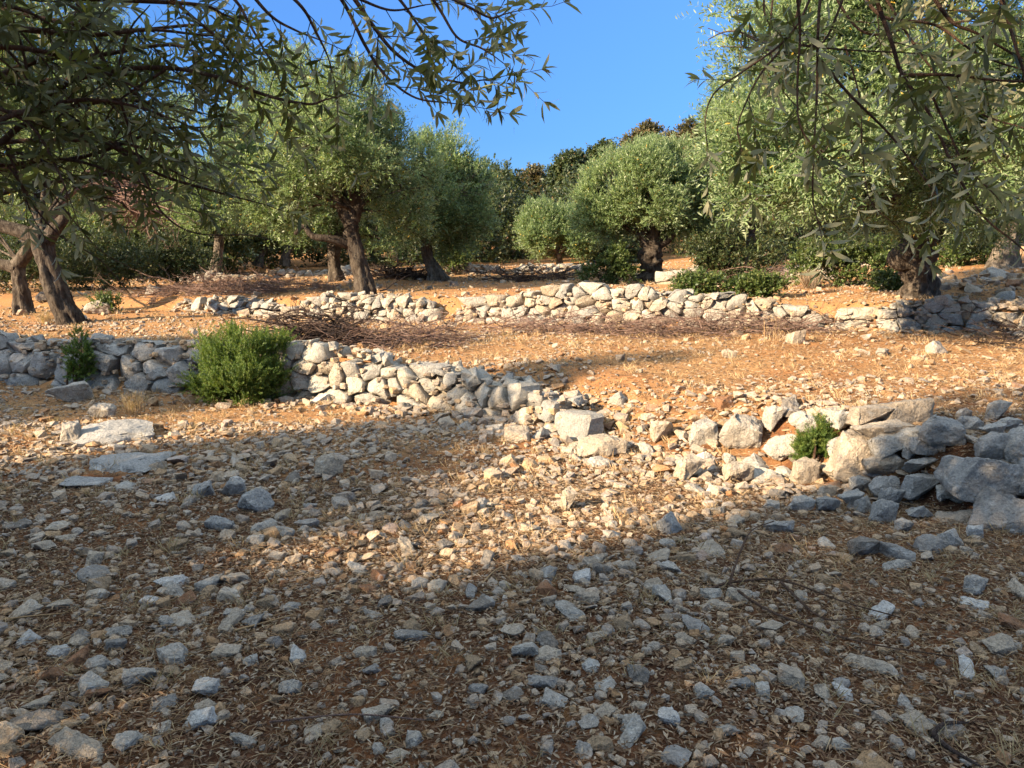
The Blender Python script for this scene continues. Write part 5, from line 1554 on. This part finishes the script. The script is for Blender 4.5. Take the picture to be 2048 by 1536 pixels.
rootR = overhead('olive whose thin drooping branches hang over the top right of the picture', (4.6, 0.6, 0), (4.3, 0.9, 1.7),
                 [(4.8, 0.3, 3.4, 1.2, 1.1, 0.9), (4.0, 0.4, 3.7, 1.1, 1.0, 0.8), (5.4, 1.2, 3.2, 1.0, 1.0, 0.8)], 211, 1500, 0.05)
B = Bough(212)
hub = Vector((3.2, 1.5, 2.75))
for pts, r0, r1, ns, ln, kk in (
    ([(1730, -60, 2.5), (1760, 20, 2.5), (1785, 90, 2.5), (1805, 150, 2.5), (1860, 230, 2.5), (1910, 340, 2.5), (1965, 430, 2.5), (2030, 485, 2.5)], 0.0075, .003, 6, (.1, .3), 1),
    ([(1645, -60, 2.3), (1636, 60, 2.3), (1634, 180, 2.35), (1628, 300, 2.35), (1626, 400, 2.4), (1640, 458, 2.4)], 0.0048, .0015, 4, (.1, .2), 1),
    ([(1640, -50, 2.4), (1600, 40, 2.4), (1560, 90, 2.4), (1490, 140, 2.4), (1430, 185, 2.4), (1411, 235, 2.4), (1414, 290, 2.4)], 0.0041, .0015, 4, (.06, .1), 0.8),
    ([(1610, -40, 2.5), (1580, 70, 2.5), (1520, 150, 2.5), (1490, 210, 2.5), (1475, 260, 2.5), (1490, 320, 2.5)], 0.0041, .0015, 4, (.1, .22), 1),
    ([(1590, -40, 2.2), (1600, 60, 2.25), (1595, 160, 2.3), (1600, 250, 2.3), (1640, 310, 2.3), (1660, 330, 2.3)], 0.0041, .0015, 4, (.1, .22), 1),
    ([(1700, -40, 2.5), (1650, 80, 2.5), (1600, 90, 2.5), (1700, 100, 2.5), (1800, 105, 2.5)], 0.0041, .002, 5, (.1, .25), 1),
    ([(1640, 120, 2.5), (1700, 190, 2.55), (1780, 270, 2.6), (1850, 360, 2.6), (1880, 400, 2.6)], 0.0048, .002, 5, (.12, .28), 1),
    ([(1700, -60, 2.7), (1760, 30, 2.7), (1870, 50, 2.7), (1960, 110, 2.7), (2080, 150, 2.7)], 0.0061, .003, 7, (.12, .3), 1),
    ([(1800, 150, 2.5), (1900, 150, 2.5), (1990, 160, 2.5), (2080, 165, 2.5)], 0.0054, .003, 6, (.12, .28), 1),
    ([(1840, -50, 2.4), (1900, 40, 2.4), (1960, 70, 2.4), (2080, 140, 2.4)], 0.0061, .003, 6, (.12, .3), 1),
    ([(1990, -60, 2.2), (2010, 20, 2.2), (2040, 120, 2.2), (2070, 210, 2.2)], 0.0054, .003, 6, (.12, .3), 1),
    ([(1850, 160, 2.6), (1900, 270, 2.6), (1930, 330, 2.6), (1990, 390, 2.6)], 0.0041, .002, 4, (.1, .22), 1),
    ([(1530, -50, 2.5), (1530, 30, 2.5), (1560, 70, 2.5)], 0.0041, .002, 4, (.1, .2), 1),
    ([(1690, 90, 2.8), (1720, 200, 2.8), (1725, 300, 2.8), (1740, 400, 2.8), (1790, 450, 2.8)], 0.0034, .0015, 4, (.1, .2), 1),
    ([(1750, -40, 3.0), (1850, 120, 3.0), (1950, 220, 3.0), (2060, 260, 3.0)], 0.0054, .003, 9, (.15, .35), 1),
    ([(1650, -40, 3.0), (1720, 60, 3.0), (1800, 60, 3.0), (1900, 10, 3.0)], 0.0054, .003, 9, (.15, .35), 1),
    ([(1550, -40, 3.2), (1540, 80, 3.2), (1560, 170, 3.2), (1600, 220, 3.2)], 0.0041, .002, 6, (.12, .28), 1),
):
    B.bough(Wp(pts), r0, r1, ns, ln, k=kk, droop=0.5)
for e in ((1730, -60, 2.5), (1645, -60, 2.3), (1640, -50, 2.4), (1610, -40, 2.5), (1590, -40, 2.2), (1700, -40, 2.5), (1700, -60, 2.7), (1840, -50, 2.4), (1990, -60, 2.2), (1530, -50, 2.5), (1750, -40, 3.0), (1650, -40, 3.0), (1550, -40, 3.2)):
    q = wp(*e)
    limb(B.w, [(4.3, 0.9, 1.7, .07), (*hub, .03), (*(hub.lerp(q, 0.5) + Vector((0, 0, .10))), .018), (*q, .009)], 6, 14, 0.06, 1)
B.finish(rootR, M_OLIVEN, M_TWIG)

# trees beside and behind the viewer: only their shade reaches the picture
overhead('small olive left of the viewer, seen only by its shade', (-7.3, 1.9, 0), (-7.2, 1.9, 1.2), [(-6.6, 1.05, 2.15, .9, .9, .85), (-6.2, .5, 1.9, .8, .8, .8), (-7.57, 2.48, 2.7, .85, .85, 1.05), (-7.2, 1.8, 2.5, .85, .85, .95), (-7.9, 2.95, 4.2, .36, .36, .8), (-7.95, 3.0, 5.2, .28, .28, .7)], 221, 9500, -0.3)
overhead('olive at far left beside the grey wall, seen only by its shade', (-12.0, 4.6, 0), (-12, 4.6, 1.5), [(-12, 4.5, 4.0, 1.0, 1.0, .9), (-12.6, 5.4, 4.1, 1.0, 1.0, 0.9), (-11.6, 4.0, 3.7, .8, .8, 0.8), (-13.0, 6.0, 3.9, .8, .8, .8)], 222, 5200, -0.2)
overhead('olive behind the viewer, seen only by its shade', (-6.2, -4.6, 0), (-6.2, -4.6, 1.6), [(-6.2, -4.6, 3.4, 1.7, 1.7, 1.2), (-5.0, -5.4, 3.2, 1.4, 1.4, 1.1), (-7.4, -3.8, 3.2, 1.4, 1.4, 1.1), (-4.4, -4.4, 2.6, 1.0, 1.0, .8)], 223, 4200)
